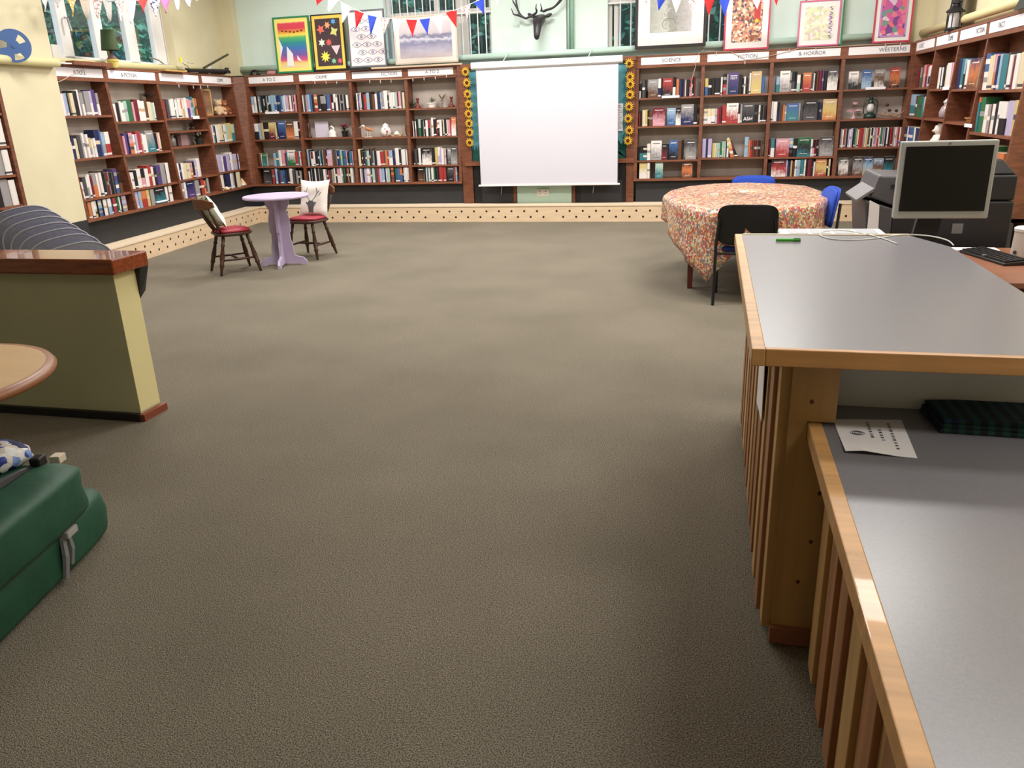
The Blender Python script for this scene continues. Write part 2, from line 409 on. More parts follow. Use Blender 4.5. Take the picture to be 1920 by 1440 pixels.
# ------------------------------------------------------------------ bookcases
TOP = 2.205
def bookcase(F, ff, divs, shelves, label, wall_d, signs, back=backp, ends=(True, True), sw=.045):
    """divs: s of divider centre lines; shelves: list of z lists per bay"""
    t = thing('bookcase', label, 'bookcase', F.P(divs[0], wall_d + .05, .55))
    inv = t.location.copy()
    def fin(b, nm):
        o = b.build(nm, t, bevel=0); o.location = -inv; return o
    for i, s_ in enumerate(divs):
        fin(MB().fbox(F, s_ - sw / 2, s_ + sw / 2, ff, wall_d, .545, TOP - .02, wood), 'side_panel')
    for i in range(len(divs) - 1):
        a, c = divs[i] + sw / 2, divs[i + 1] - sw / 2
        for z in shelves[i]:
            fin(MB().fbox(F, a, c, lambda q: ff(q) - .008, wall_d, z - .024, z, woodh), 'shelf')
        fin(MB().fbox(F, a, c, wall_d + .012, wall_d, .56, TOP - .03, back), 'back_panel')
    fin(MB().fbox(F, divs[0] - sw / 2, divs[-1] + sw / 2, lambda z: ff(z) + .006, wall_d, .545, .575, woodh), 'base_shelf')
    fin(MB().fbox(F, divs[0] - sw / 2, divs[-1] + sw / 2, ff(2.1) + .012, ff(2.1) - .012, 2.045, TOP, woodh), 'fascia')
    fin(MB().fbox(F, divs[0] - sw / 2, divs[-1] + sw / 2, ff(2.1) + .02, wall_d, TOP - .022, TOP, woodh), 'top_board')
    for i, sg in enumerate(signs):
        if sg is None: continue
        a, c = divs[i] + .05, divs[i + 1] - .05
        o = fin(MB().fbox(F, a, c, ff(2.1) + .0165, ff(2.1) + .0125, 2.085, 2.178, paper), 'sign_strip')
        o['label'] = 'white paper sign strip'
        txt, fr = sg
        if txt:
            m = facing(F, a + (c - a) * fr, ff(2.1) + .0175, 2.13)
            m = m.copy()
            text_mesh('sign_lettering', txt, .066, inkm, o, m)
        b = MB(); b.fbox(F, a + .02, c - .02, ff(2.1) + .0172, ff(2.1) + .0166, 2.165, 2.168, mat('pale_mauve', (214, 204, 220), .8))
        u = b.build('sign_rule', o)
    return t
def zs(F, ff, pts): return [F.hit(x, y, ff)[1] for x, y in pts]
def ss(F, ff, pts): return [(F.hit(*p[0], ff)[0] + F.hit(*p[1], ff)[0]) / 2 for p in pts]

# left wall
ldiv = [LF.hit(97, 160, fl)[0] + .02] + ss(LF, fl, [((211, 164), (249, 400)), ((304.4, 162), (338, 382)), ((384.4, 161), (409, 360))]) + [3.56]
lsh = [zs(LF, fl, [(157.8, 216.7), (175.5, 295.6), (191, 369)]), zs(LF, fl, [(266.7, 226.7), (273, 286.7), (286.7, 349)]),
       zs(LF, fl, [(351, 221), (355.6, 244.4), (360, 273), (369, 333)]), zs(LF, fl, [(424.4, 215.6), (433, 265.6), (440, 319)])]
bookcase(LF, fl, ldiv, lsh, 'long mahogany bookcase of four bays along the left wall under the window', LD + .01,
         [('A TO Z', .5), ('& FICTION', .42), ('', .5), ('CRIME', .6)])
# left part of the far wall
bdiv = [-7.08] + ss(BK, fb, [((552.7, 156), (576.6, 328.6)), ((652, 154), (673.6, 347)), ((757.5, 151), (774.2, 347.6))]) + [-3.66]
bsh = [zs(BK, fb, [(512, 210.5), (519, 261), (526, 311.7)]), zs(BK, fb, [(608, 208.6), (617, 257.8), (620, 311)]),
       zs(BK, fb, [(711, 205), (715.5, 257), (720, 310.5)]), zs(BK, fb, [(814, 202), (818.5, 255.4), (823, 309)])]
bookcase(BK, fb, bdiv, bsh, 'mahogany bookcase of four bays on the far wall left of the projection screen', -.50,
         [('A TO Z', .46), ('CRIME', .48), ('FICTION', .75), ('A TO Z', .54)])
# right part of the far wall
rdiv = ss(BK, fb, [((1195, 127), (1190.7, 340)), ((1318.5, 121), (1310, 338)), ((1448, 113), (1434, 330)), ((1580.7, 109), (1564, 333))]) + [2.43]
rsh = [zs(BK, fb, [(1258, 182), (1258, 235.5), (1252, 300)]), zs(BK, fb, [(1378, 177), (1378, 231), (1374, 295)]),
       zs(BK, fb, [(1511.7, 171), (1504, 226), (1500, 294)]), zs(BK, fb, [(1644, 165.6), (1636, 222), (1624, 276)])]
bookcase(BK, fb, rdiv, rsh, 'mahogany bookcase of four bays on the far wall right of the projection screen', -.50,
         [('SCIENCE', .52), ('FICTION', .66), ('& HORROR', .56), ('WESTERNS', .72)])
# right wall
xdiv = [-11.56, -10.60, -9.66, -8.72, -7.50]
xsh = [zs(RT, fb, [(1739, 163), (1734, 221), (1728, 282)]), zs(RT, fb, [(1774.5, 165.4), (1770, 224.4), (1764, 285)]),
       zs(RT, fb, [(1826.5, 165.4), (1814.7, 231.5), (1810, 285)]), zs(RT, fb, [(1881, 167.7), (1873.7, 254), (1862, 338)])]
bookcase(RT, fb, xdiv, xsh, 'mahogany bookcase of four bays along the right wall behind the monitor', -.49,
         [('A TO Z', .3), ('CRIME', .7), ('FICTION', .8), ('FACT', .3)], back=wood)
# near left
ndiv = [s_p0 - 1.95, s_p0 - .95, s_p0 - .02]
bookcase(LF, lambda z: -.12, ndiv, [[.86, 1.15, 1.42, 1.72]] * 2, 'mahogany bookcase at the left edge before the cream pier', LD + .01, [None, None])
# corner fillers (diagonal side where two runs meet)
def filler(pts0, pts1, nm):
    b = MB(); b.ring([pts0, pts1], wood); return struct(b.build(nm))
def cf(z, x0, f2, sgn):
    p = LF.P(ldiv[-1] + .02, fl(z), z); q_ = BK.P(bdiv[0] - .02, fb(z), z)
    return [(p[0], p[1], z), (q_[0], q_[1], z), (q_[0], q_[1] + .03, z), (p[0] - .03, p[1], z)]
filler(cf(.545, 0, 0, 0), cf(2.19, 0, 0, 0), 'trim_9')
def cf2(z):
    p = RT.P(xdiv[0] + .0, fb(z), z); q_ = BK.P(rdiv[-1] + .02, fb(z), z)
    return [(q_[0], q_[1], z), (p[0], p[1], z), (p[0] + .03, p[1] + .01, z), (q_[0], q_[1] + .03, z)]
filler(cf2(.545), cf2(2.19), 'trim_9')

# ------------------------------------------------------------------ books
BC = dict(w=(226, 220, 216), c=(214, 200, 168), g=(150, 146, 146), d=(72, 70, 74), k=(26, 24, 28), b=(62, 96, 148), n=(30, 38, 82), l=(146, 172, 194),
          t=(52, 118, 128), e=(44, 104, 66), m=(164, 190, 178), p=(206, 150, 162), r=(164, 52, 52), x=(108, 28, 44), o=(196, 116, 68), y=(200, 178, 110),
          u=(82, 62, 118), v=(180, 168, 200), s=(96, 62, 42), a=(188, 160, 120))
CN = dict(w='white', c='cream', g='grey', d='dark grey', k='black', b='blue', n='navy', l='light blue', t='teal', e='green', m='pale green', p='pink', r='red',
          x='maroon', o='orange', y='yellow', u='purple', v='lavender', s='brown', a='tan')
BM = {k: mat('book_cover_' + CN[k].replace(' ', '_'), v, .45) for k, v in BC.items()}
pages = mat('book_pages', (214, 200, 176), .9)
def cover_mat(cc):
    st = [(.0, BC[cc[-1]])] + [((i + .5) / len(cc), BC[c]) for i, c in enumerate(reversed(cc))][1:-1] + [(1., BC[cc[0]])] if len(cc) > 2 else [(.25, BC[cc[-1]]), (.75, BC[cc[0]])]
    return ramp_mat('cover_art_' + cc, st, 2, .9, 5, .4)
rb = random.Random(11)
def book_mesh(F, s0, s1, df, z, h, dep, cc, lean=0):
    """spine-out book: cover wrap with bands down the spine, page block inset on top"""
    b = MB(); w_ = s1 - s0; e = min(.003, w_ * .2)
    bands = []
    n = len(cc)
    for i, c in enumerate(reversed(cc)): bands.append((i / n, (i + 1) / n, c))
    extra = rb.random()
    zc = [0]; cm = []
    for a, c_, k in bands:
        cuts = [a, c_]
        if k == bands[0][2] and extra < .26: cuts = [a, .05, .13, c_] if c_ > .15 else [a, c_]
        elif extra > .72 and c_ - a > .3: m_ = (a + c_) / 2; cuts = [a, m_ - .04, m_ + .1, c_]
        for i in range(len(cuts) - 1):
            zc.append(cuts[i + 1])
            alt = (i == 1 and len(cuts) == 4)
            if alt: cm.append(('w' if k not in 'wc' else 'd') if cuts[1] == .05 else rb.choice('gcga' if k in 'wcvplm' else 'wcgd'))
            else: cm.append(k)
    prof = [(0, -dep), (0, -.005), (w_ * .22, 0), (w_ * .78, 0), (w_, -.005), (w_, -dep)]
    ln = math.tan(R_(lean))
    P = lambda p, zz: F.P(s0 + p[0] + ln * zz, df + p[1], z + zz)
    for i in range(len(cm)):
        b.add([P(p, zc[i] * h) for p in prof] + [P(p, zc[i + 1] * h) for p in prof], [(k, k + 1, k + 7, k + 6) for k in range(5)] + [(5, 0, 6, 11)], BM[cm[i]])
    b.add([P(p, 0) for p in prof], [(5, 4, 3, 2, 1, 0)], BM[cm[0]])
    t = .002 if w_ > .01 else w_ * .2
    inn = [(t, -dep), (t, -.008), (w_ - t, -.008), (w_ - t, -dep)]
    top = [P(p, h) for p in prof]; i0 = [P(p, h) for p in inn]; i1 = [P(p, h - .004) for p in inn]
    b.add(top + i0, [(0, 1, 7, 6), (1, 2, 3, 4, 8, 7), (4, 5, 9, 8)], BM[cm[-1]])
    b.add(i0 + i1, [(0, 1, 5, 4), (1, 2, 6, 5), (2, 3, 7, 6), (4, 5, 6, 7)], pages)
    return b
def face_mesh(F, s0, s1, df, z, h, cc):
    """book shown cover outwards, leaning back a touch"""
    b = MB(); th = .024; ln = .07
    P = lambda s_, d_, zz: F.P(s_, df + d_ - ln * zz, z + zz)
    fr = [P(s0, 0, 0), P(s1, 0, 0), P(s1, 0, h), P(s0, 0, h)]; bk = [P(s0, -th, 0), P(s1, -th, 0), P(s1, -th, h), P(s0, -th, h)]
    b.add(fr, [(0, 1, 2, 3)], cover_mat(cc)); b.add(bk, [(3, 2, 1, 0)], BM[cc[-1]])
    b.add(fr + bk, [(0, 3, 7, 4)], BM[cc[0]])
    b.add(fr + bk, [(3, 2, 6, 7), (0, 4, 5, 1), (1, 5, 6, 2)], pages)
    m_ = (s0 + s1) / 2; w_ = s1 - s0
    tc = 'w' if cc[0] not in 'wc' else 'k'
    for zz, hw, hh in ((h * .84, .34, .035), (h * .14, .28, .02)):
        b.add([P(m_ - w_ * hw, .0006, zz), P(m_ + w_ * hw, .0006, zz), P(m_ + w_ * hw, .0006, zz + h * hh), P(m_ - w_ * hw, .0006, zz + h * hh)], [(0, 1, 2, 3)], BM[tc])
    return b
ORD = ['first', 'second', 'third', 'fourth', 'fifth', 'sixth', 'seventh', 'eighth', 'ninth', 'tenth', 'eleventh', 'twelfth', 'thirteenth', 'fourteenth', 'fifteenth', 'sixteenth',
       'seventeenth', 'eighteenth', 'nineteenth', 'twentieth', 'twenty-first', 'twenty-second', 'twenty-third', 'twenty-fourth', 'twenty-fifth', 'twenty-sixth', 'twenty-seventh', 'twenty-eighth', 'twenty-ninth', 'thirtieth',
       ]
ORD += ['thirtieth'.replace('tieth', 'ty-' + o) for o in ORD[:9]] + ['fortieth'] + ['forty-' + o for o in ORD[:9]]
RN = ['top', 'second', 'third', 'fourth', 'bottom']
ALLB = []; TT = {('right hand Fiction bay', 0, 7): ('FEIST', .74), ('right hand Fiction bay', 1, 10): ('ASH', .2)}
def shelf(F, ff, divs, shs, bay, row, spec, place, sign=1):
    """spec 'from,to|tokens': colours + width(+^height cm)(+/lean); F = cover outwards, - = gap"""
    rng, toks = spec.split('|'); f0, f1 = [float(v) for v in rng.split(',')]
    a = divs[bay] + .03; c = divs[bay + 1] - .03
    z = (shs[bay] + [.575])[row] + .001; zt = ([TOP - .03] + shs[bay])[row]
    zt = min(zt, 2.17)
    toks = toks.split(); its = []
    for t in toks:
        if t[0] == '-': its.append(('-', '', float(t[1:]), 0, 0)); continue
        k = 'F' if t[0] == 'F' else 'B'; t = t.lstrip('F'); ln = 0
        if '/' in t: t, l_ = t.split('/'); ln = float(l_)
        hh = 22
        if '^' in t: t, h_ = t.split('^'); hh = float(h_)
        i = 0
        while t[i].isalpha(): i += 1
        its.append((k, t[:i], float(t[i:]), hh, ln))
    tot = sum(i[2] for i in its); u = (f1 - f0) * (c - a) / tot; x = a + f0 * (c - a); n = 0
    nrows = len(shs[bay]) + 1
    rn = RN[row] if row < nrows - 1 else 'bottom'
    for k, cc, wd, hh, ln in its:
        wd *= u
        if k != '-':
            h_ = min(hh * 1.09 / 100 * (.985 + .03 * rb.random()), zt - z - .035)
            dpt = ff(z + .2)
            if k == 'B':
                df = dpt - .012 - rb.random() * .02; dep = min(.15, .12 + .04 * rb.random())
                m_ = book_mesh(F, x + .0006, x + wd - .0006, df, z, h_, dep, cc, ln)
            else:
                df = dpt - .015; m_ = face_mesh(F, x + .002, x + wd - .002, df, z, h_, cc)
            mid = F.P(x + wd / 2, dpt, z + h_ / 2)
            v = Vector((mid[0], mid[1], 0)); dist = v.length; nn = Vector((F.n[0], F.n[1], 0)); ca = abs(v.normalized().dot(nn))
            kind = 'face-out' if k == 'F' else ('thick' if wd > .045 else ('slim' if wd < .022 else ''))
            if kind == '' : kind = 'tall' if hh >= 24 else ('short' if hh <= 19 else '')
            cn = CN[cc[0]] + (' and ' + CN[cc[-1]] if len(cc) > 1 and cc[-1] != cc[0] else '')
            lab = ' '.join(f"{kind} {cn} book, {ORD[n]} from left, {rn} shelf, {place}".split())
            ALLB.append((wd * h_ * ca / dist ** 2, m_, lab, f"books on the {rn} shelf, {place}", (TT[place, row, n], F, x + wd / 2, df, z, h_, wd) if (place, row, n) in TT else None)); n += 1
        x += wd
LW = dict(
 a0='.05,.83|k2 w3^21 v2^21 l2^22 k2^22 c4^22 k5^24 w3^25 g2^22 gw3^22 g6^24 vw3^24 u5^25 gw3^22',
 a1='.02,.84|w3^17 n3^22 c4^20 -1 d4^23 g2^22 w3^25 w3^23 yg3^20 k1^20 w2^18 w3^19 n6^27 b2^27 lg5^23 wr6^25',
 a2='.02,.90|w3^17 d4^22 wg3^22 w3^24 x2^22 go5^24 w3^23 w3^24 k4^25 d2^23 r1^23 k2^23 g1^23 k2^23 d2^23 k2^23 ub5^26 ks4^21',
 a3='.04,.90|s1^22 o3^24 s1^22 w3^22 wy3^22 k1^22 lb5^22 k1^20 w4^22 k1^20 wl4^24 n2^21 r3^21 d2^22 e2^21 w2^22 k2^22 vg6^25',
 b0='.03,.90|w3^19 k3^20 w2^21 w3^20 m3^22 e4^23 p2^21 x4^23 w3^23 w4^22 s3^23 c4^21 m3^20 w1^20',
 b1='.03,.86|x2^20 p2^20 u3^23 n1^22 po4^23 w2^21 v2^21 r4^24 p1^21 w2^21 w3^20 Fgt9^24 k3^21 p2^21 c2^21',
 b2='.02,.88|w2^18 w2^18 k2^20 w4^21 kp3^21 w3^20 r3^23 w2^21 k2^20 u4^22 g4^23 d1^22 w3^24',
 b3='.05,.86|v2^19 l2^20 or4^23 y2^23 -1 g3^23 Fkt9^23 w2^23 s1^20 w3^22',
 c0='.02,.86|r3^21 k2^21 d3^22 w2^21 w3^23 e1^21 w3^21 w3^22 oc2^22 wa3^22 w3^24 pu3^23 pv2^22 tl3^25 ae3^24 o1^23',
 c3='.05,.62|w2^20 n1^20 w2^20 c2^19 c2^19 c2^19 c2^19 po2^19 k2^20 v3^22 w4^23',
 c4='.02,.74|g3^22 w2^22 Fnu8^21 -1 g4^24 k2^20 r3^20 o2^17 k1^21 g2^22',
 d1='.02,.84|p1^23 r1^23 w2^23 t1^22 k2^22 w3^22 c4^24 k1^22 w3^23 m3^23 y4^25 mt3^23',
 d2='.03,.84|v6^23 w2^21 u4^20 v4^22 n1^22 w3^24 -.5 v4^21 n2^21 w2^21 -.5',
 d3='.03,.72|w4^21 k2^20 n4^22 k1^22 w1^22 k1^22 w1^22 g1^22 k3^23 c4^24')
PL = ["left wall's nearest bay", "left wall's second bay", "left wall's third bay", "left wall's corner bay"]
for k, v in LW.items(): shelf(LF, fl, ldiv, lsh, 'abcd'.index(k[0]), int(k[1]), v, PL['abcd'.index(k[0])])
# far wall, left run
BW = dict(
 a0='.0,.98|lw2 l1 w2 k2 pm2 t1 k3^23 wk1^18 k2^20 m1 k1 lk2 l4^23 lb2 t1^22 n3^22 b2^22 l2^21 w2^22 v2^22 p1^20 s1^20 w2^21 k1^21 p1^22 x1^21 p2^22 x1^22',
 a1='.0,.98|wk3^22 l2^21 a2^23 k4^23 Fyx5^23 c1^22 k1^22 Fbn6^24 Fso6^23 w3^23 k1^22',
 a2='.02,.98|s2^18 c1^18 Fet4^18 -5 l2^18 t2^19 w2^22 p3^22 x1^18 t1^20 Fwe6^22 r2^20 t1^21 w1^20 r1^19',
 a3='.1,.96|Fkd7^21 k1^21 r2^21 k1^21 l2^23 n2^18 r1^18 b2^19 t2^19 n2^19 k2^21 w3^21 d2^19 k1^18 g2^18 k1^18 g2^18 k1^18',
 b0='.02,.96|w1^22 d2^23 p1^22 l1^23 l2^23 b2^23 k2^22 or3^23 d1^22 k2^22 gk5^20 k1^20 b3^22 r1^21 kw2^22 wk2^22 w2^18 k2^21 g1^21 k2^21 g1^21 k2^21 w2^20',
 b2='.02,.98|l2^23 k1^22 w1^20 xw2^20 w2^20 k2^20 d1^22 k1^22 l1^21 t1^21 k1^21 g1^22 s2^23 x1^22 k1^22 Fvp5^22 s2^22 d2^22 g1^22 n2^21 b1^20 m2^21 e1^20 b3^20 p1^20 k1^18 n1^20 t2^19 b1^19 p1^19',
 b3='.02,.97|w1^17 k1^23 l1^23 k2^23 w1^23 k2^22 g1^21 k1^21 d1^20 k1^20 w2^19 g1^19 k1^19 r1^18 d2^18 g1^19 a1^20 w1^23 k1^23 pw3^23 w1^22 g1^22 k1^22 e1^22 k1^22 x1^22 a1^22 k1^21 w2^23 g1^22',
 c0='.03,.98|k1^21 w1^22 k1^20 v1^20 w1^23 k2^23 r2^20 l3^22 k2^23 s2^20 w2^20 d1^23 n2^22 l1^22 g2^23 w3^24 k1^18 w1^21 w1^21 w1^21 w2^21 m2^21 x1^21 p2^22 d1^22 c2^21',
 c2='.01,.98|c2^23 k1^22 s1^20 k1^20 u1^20 e1^20 m2^20 k1^23 d1^23 s1^23 l1^20 k2^20 w3^20 r3^19 d1^20 o2^20 r1^20 lw3^20 n2^20 w3^23 k1^21 d1^20 w3^21 g1^20 w1^20',
 c3='.02,.99|w1^21 g1^21 k1^21 v2^22 w2^20 v1^21 k1^18 m2^22 s1^22 d1^22 r1^22 v2^22 l2^21 n1^21 w1^20 m2^20 k1^20 or2^20 k1^20 e1^20 b2^20 ob2^21 k1^20 w1^22 w1^22 w1^22 w1^22',
 d1='.04,.97|w1^20 k1^20 wp1^20 k2^23 me2^23 k2^22 g1^21 k1^21 w2^21 rk2^21 g1^21 w2^24 k2^22 r1^20 wk2^21 w2^21 k1^20 c1^21 k2^22 w1^21 p2^20 r1^22 Fow4^24',
 d2='.03,.97|k1^20 d2^21 k1^21 w2^22 k1^22 Fkw8^23 k3^23 y2^23 wv2^23 v1^20 w2^21 p1^20 w1^20 k1^20 Fgd3^21 Fdg5^24',
 d3='.1,.95|Fks5^20 k1^20 w1^21 t1^20 w1^21 d1^20 w2^21 e1^20 k1^22 d1^22 k1^19 r2^22 r1^21 r2^21 k1^20 Fdk5^20 r1^20 l1^20')
PB = ["far wall's corner bay left", "far wall's second bay", "far wall's third bay", "bay left of screen"]
for k, v in BW.items(): shelf(BK, fb, bdiv, bsh, 'abcd'.index(k[0]), int(k[1]), v, PB['abcd'.index(k[0])])
RW = dict(
 a0='.0,.92|kw1^17 k1^18 d2^21 k1^21 -1 Fgs7^22 wn2^22 k1^22 Frk7^22 kw2^23 -.3 o2^21 n2^21 k1^21 u1^20 c1^19 k2^20 rp2^22 k1^23 x1^23',
 a1='.0,.97|x1^16 k1^19 c2^20 y1^20 k1^19 s2^18 Fxp7^22 s1^20 Flb5^21 Fkw3^21 Fgn7^25 k2^24',
 a2='.0,.98|k1^17 kt2^18 kt2^18 w2^20 -.2 Fwg6^24 Fkx3^20 k1^20 Fbk5^24 s2^24 k1^24 -1 Fdg6^24',
 a3='.03,.93|Fyw3^20 w1^20 -2 Fmt3^20 -7 Fkos4^20',
 b0='.0,.95|yb2^20 k2^20 k2^20 k3^20 -.3 w1^21 -.3 kr2^24 g1^24 Fun6^25 k2^23 k1^18 w1^20 k1^20 d1^18 w1^24 Fay6^26 b2^19',
 b1='.0,1|cw2^18 cw2^18 cw2^18 v1^18 r1^18 x1^20 -.5 r2^22 Fwr6^24 kw1^22 g1^22 Fdk6^23 k2^21 w1^20 k1^20 d1^20 k1^19',
 b2='.0,.97|v2^23 n1^23 v2^23 -.3 y1^17 c1^17 m1^17 m1^17 e1^19 m1^19 m1^19 k.5^20 w1^23 k1^20/0 yo2^22/-15 xk2^20/-24 -3 l2^24 o1^20 r1^20 s1^20 x1^20 s1^20 k1^20 s1^20',
 c0='.05,.98|lt2^18 Fwg6^24 g1^22 kd2^23 k1^23 wm2^19 -.3 k1^20 For5^21 d1^20 w1^20 k1^22 s1^21 x2^23 u1^23 k2^22 Fdw6^24',
 c1='.0,1|w1^23 w2^23 kn1^22 d1^21 s1^18 o1^19 g1^18 Fbt6^20 g1^20 d1^20 -.5 Fkd7^23 k1^21 n1^20 -.5 Fayo7^24',
 c2='.0,1|x1^22 tw2^22 k.6^22 Fpr7^22 lk2^22 k2^22 Fekt7^23 w1^20 kp1^20 x1^20 k1^20 -.4 Fdg7^23',
 c3='.0,.98|k2^17 Fkrw8^23 vp1^20 n1^19 k.5^20 a1^19 -.3 s1^18 w1^20 l2^20 t2^21 w1^23 k1^23 x2^21 k1^20 w1^17 Foyr6^22 k1^20 c1^20',
 d0='.07,.88|Fwk4^20 -1.3 Fbl4^21 -1 Fgsw4^21 -2 Frok4^22',
 d2='.0,.99|k1 g1 w1^21 r1 g1 k1 v1^21 w1^21 v1 k1^22 e1 g1 c1^21 r2 r1 g1 c1 a1 d1 w1 k1 w1 g1 p1 r1 w1 e1 g1 v1 k1 w1 k1^20 r1 x1 g1 w1 p1 r1 w1',
 d3='.03,.93|Fkws4^21 -1.6 Fkgs4^22 Fnla4^22 Flsa4^20 Fkt4^22')
PR = ["Science bay", "right hand Fiction bay", "Horror bay", "Westerns bay"]
for k, v in RW.items(): shelf(BK, fb, rdiv, rsh, 'abcd'.index(k[0]), int(k[1]), v, PR['abcd'.index(k[0])])
XW = dict(
 a0='.08,.92|x2^20 -1 ge2^21 s1^22 p3^23 rx2^23 v1^20 wn2^21', a1='.05,.9|lt3^24 s2^22 e3^21 t1^21 w1^21', a2='.05,.9|n1^21 w1^21 u1^21 b2^21 t1^21 w1^21 n3^21',
 b0='.2,.92|w2^20 k2^22 w1^20 k2^20 c1^22 w4^23 p2^23', c0='.02,.85|n3^27 t2^26 lk2^26 s1^22 w2^24 Fnos8^25',
 d0='.0,.98|bw3^29 c2^27 c1^27 po2^27 n1^26 l2^27 t4^26 d1^27 w2^25 x2^24 w2^25 c4^26 c2^27',
 d1='.02,.95|o1^28 t1^24 e3^28 w3^22 g2^22 s1^23 w2^23 k2^24 w2^25 wk4^25 v4^25 y2^26', d2='.05,.9|w2^22 w2^22 g1^22 e3^24 y1^20 o2^20')
PX = ["right wall's corner bay", "right wall's second bay", "right wall's third bay", "right wall's nearest bay"]
for k, v in XW.items(): shelf(RT, fb, xdiv, xsh, 'abcd'.index(k[0]), int(k[1]), v, PX['abcd'.index(k[0])])
NW = dict(b1='.6,.98|w4^24 g2^22 w3^23', b2='.5,.98|k2^22 w3^24 g3^23 w2^22', b3='.5,.98|w3^22 k2^24 g3^23 w2^22', b4='.5,.98|w3^23 k3^22 d3^22')
nsh = [sorted([.86, 1.15, 1.42, 1.72], reverse=True)] * 2
for k, v in NW.items(): shelf(LF, lambda z: -.12, ndiv, nsh, 1, int(k[1]), v, "bookcase at left photo edge")
order = sorted(range(len(ALLB)), key=lambda i: -ALLB[i][0]); keep = set(order[:300])
rest = MB(); seen = {}
for i, (ar, m_, lab, grp, tt_) in enumerate(ALLB):
    if i in keep:
        xs = [v[0] for v in m_.v]; ys = [v[1] for v in m_.v]; zb = min(v[2] for v in m_.v)
        c0 = ((min(xs) + max(xs)) / 2, (min(ys) + max(ys)) / 2, zb)
        m_.v = [(v[0] - c0[0], v[1] - c0[1], v[2] - c0[2]) for v in m_.v]
        o = m_.build('book', loc=c0, fixn=False); tag(o, lab, 'book', grp)
        if tt_:
            (tx, fr), F_, sx_, df_, z_, hh_, wd_ = tt_; mm = facing(F_, sx_, df_ - .07 * hh_ * fr + .0015, z_ + hh_ * fr); mm.translation -= Vector(c0)
            text_mesh('title_lettering', tx, wd_ * (.28 if len(tx) > 3 else .42), paper, o, mm)
    else:
        off = len(rest.v); rest.v += m_.v; ids = [rest.m(x_) for x_ in m_.mats]
        for f_, mi_ in zip(m_.f, m_.mi): rest.f.append([k + off for k in f_]); rest.mi.append(ids[mi_])
tag(rest.build('shelved_books', fixn=False), 'slimmer paperbacks and hardbacks filling the rest of the shelves', 'books', None, 'stuff')
# ------------------------------------------------------------------ projection screen, noticeboard, cupboards
BW_ = 11.55
t = thing('projection_screen', 'large white pull-down projection screen hanging in front of the noticeboard', 'projection screen', (-2.29, BW_, 2.18)); L0 = Vector(t.location)
def part(b, nm, t, **k):
    o = b.build(nm, t, **k); o.location = -Vector(t.location) if t.rotation_euler.z == 0 else (0, 0, 0); return o
b = MB(); prof = [(.0, .045), (.03, .05), (.055, .03), (.055, -.03), (.03, -.05), (0, -.045), (-.025, 0)]
b.prism(prof, lambda p: (-3.36, BW_ - p[0], 2.165 + p[1]), lambda p: (-1.235, BW_ - p[0], 2.165 + p[1]), white); part(b, 'case', t)
part(MB().box(-3.297, -1.285, BW_ - .02, BW_ - .016, .535, 2.13, scr), 'cloth', t)
for x in (-3.30, -1.288): part(MB().box(x - .003, x + .004, BW_ - .0215, BW_ - .0155, .535, 2.12, grey), 'border', t)
part(MB().box(-3.335, -1.255, BW_ - .033, BW_ - .003, .512, .537, white), 'bottom_bar', t, bevel=.004)
b = MB(); b.tube([(-2.9, BW_ - .02, 2.21), (-2.9, 11.85, 2.33)], .006, white); b.tube([(-1.7, BW_ - .02, 2.21), (-1.7, 11.85, 2.33)], .006, white); part(b, 'hanging_cord', t)

t = thing('noticeboard', 'framed noticeboard backed in teal paper with green paper grass behind screen', 'noticeboard', (-2.33, 11.75, .8))
part(MB().box(-3.56, -1.10, 11.76, 11.79, .86, 2.17, teal), 'board', t)
b = MB()
b.box(-3.635, -3.475, 11.72, 11.80, .22, 2.205, wood); b.box(-1.19, -1.08, 11.72, 11.80, .22, 2.205, wood); b.box(-3.58, -1.07, 11.70, 11.80, 2.15, 2.205, woodh); b.box(-3.58, -1.07, 11.69, 11.80, .80, .86, woodh)
part(b, 'frame', t)
rg = random.Random(4)
for x0, x1 in ((-3.475, -3.1), (-1.45, -1.19)):
    b = MB(); n = 9; pts = [(x0, .862)]
    for k in range(n):
        x = x0 + (x1 - x0) * (k + .5) / n; pts += [(x - .018, .99 + .04 * rg.random()), (x, 1.06 + .14 * rg.random()), (x + .018, .99)]
    pts += [(x1, .862)]
    b.prism(pts, lambda p: (p[0], 11.757, p[1]), lambda p: (p[0], 11.75, p[1]), grassm); part(b, 'paper_grass', t)
# sunflowers pinned down both sides
sunp = mat('sunflower_petal', (240, 196, 60), .7, .12, 40); sunc = mat('sunflower_centre', (80, 36, 16), .9)
sproto = thing('paper_sunflower', '', 'paper flower'); b = MB(); n = 14
for k in range(n):
    a = 2 * math.pi * k / n; da = .21; r1 = .075 if k % 2 else .066
    P = lambda r, g, y: (r * math.cos(g), y, r * math.sin(g))
    b.add([P(.022, a - da, -.012), P(.046, a - da * .85, -.02), P(r1, a, -.008), P(.046, a + da * .85, -.02), P(.022, a + da, -.012), P(.04, a, 0)], [(0, 1, 2), (0, 2, 4), (2, 3, 4), (0, 5, 2), (4, 2, 5)], sunp)
b.build('petals', sproto)
b = MB(); b.ring([[(r * math.cos(2 * math.pi * k / 14), y, r * math.sin(2 * math.pi * k / 14)) for k in range(14)] for r, y in ((.023, -.012), (.023, -.026), (.012, -.031))], sunc); b.build('centre', sproto)
sl = [(873, 134), (875.7, 155), (877, 176), (879, 195), (879, 213), (880, 231), (881, 248), (881, 267)]; sr = [(1180, 119), (1181.5, 143.5), (1182, 157.5), (1181.5, 177), (1179.5, 199.5), (1178, 222), (1180, 244), (1177.5, 263.5)]
i = 0
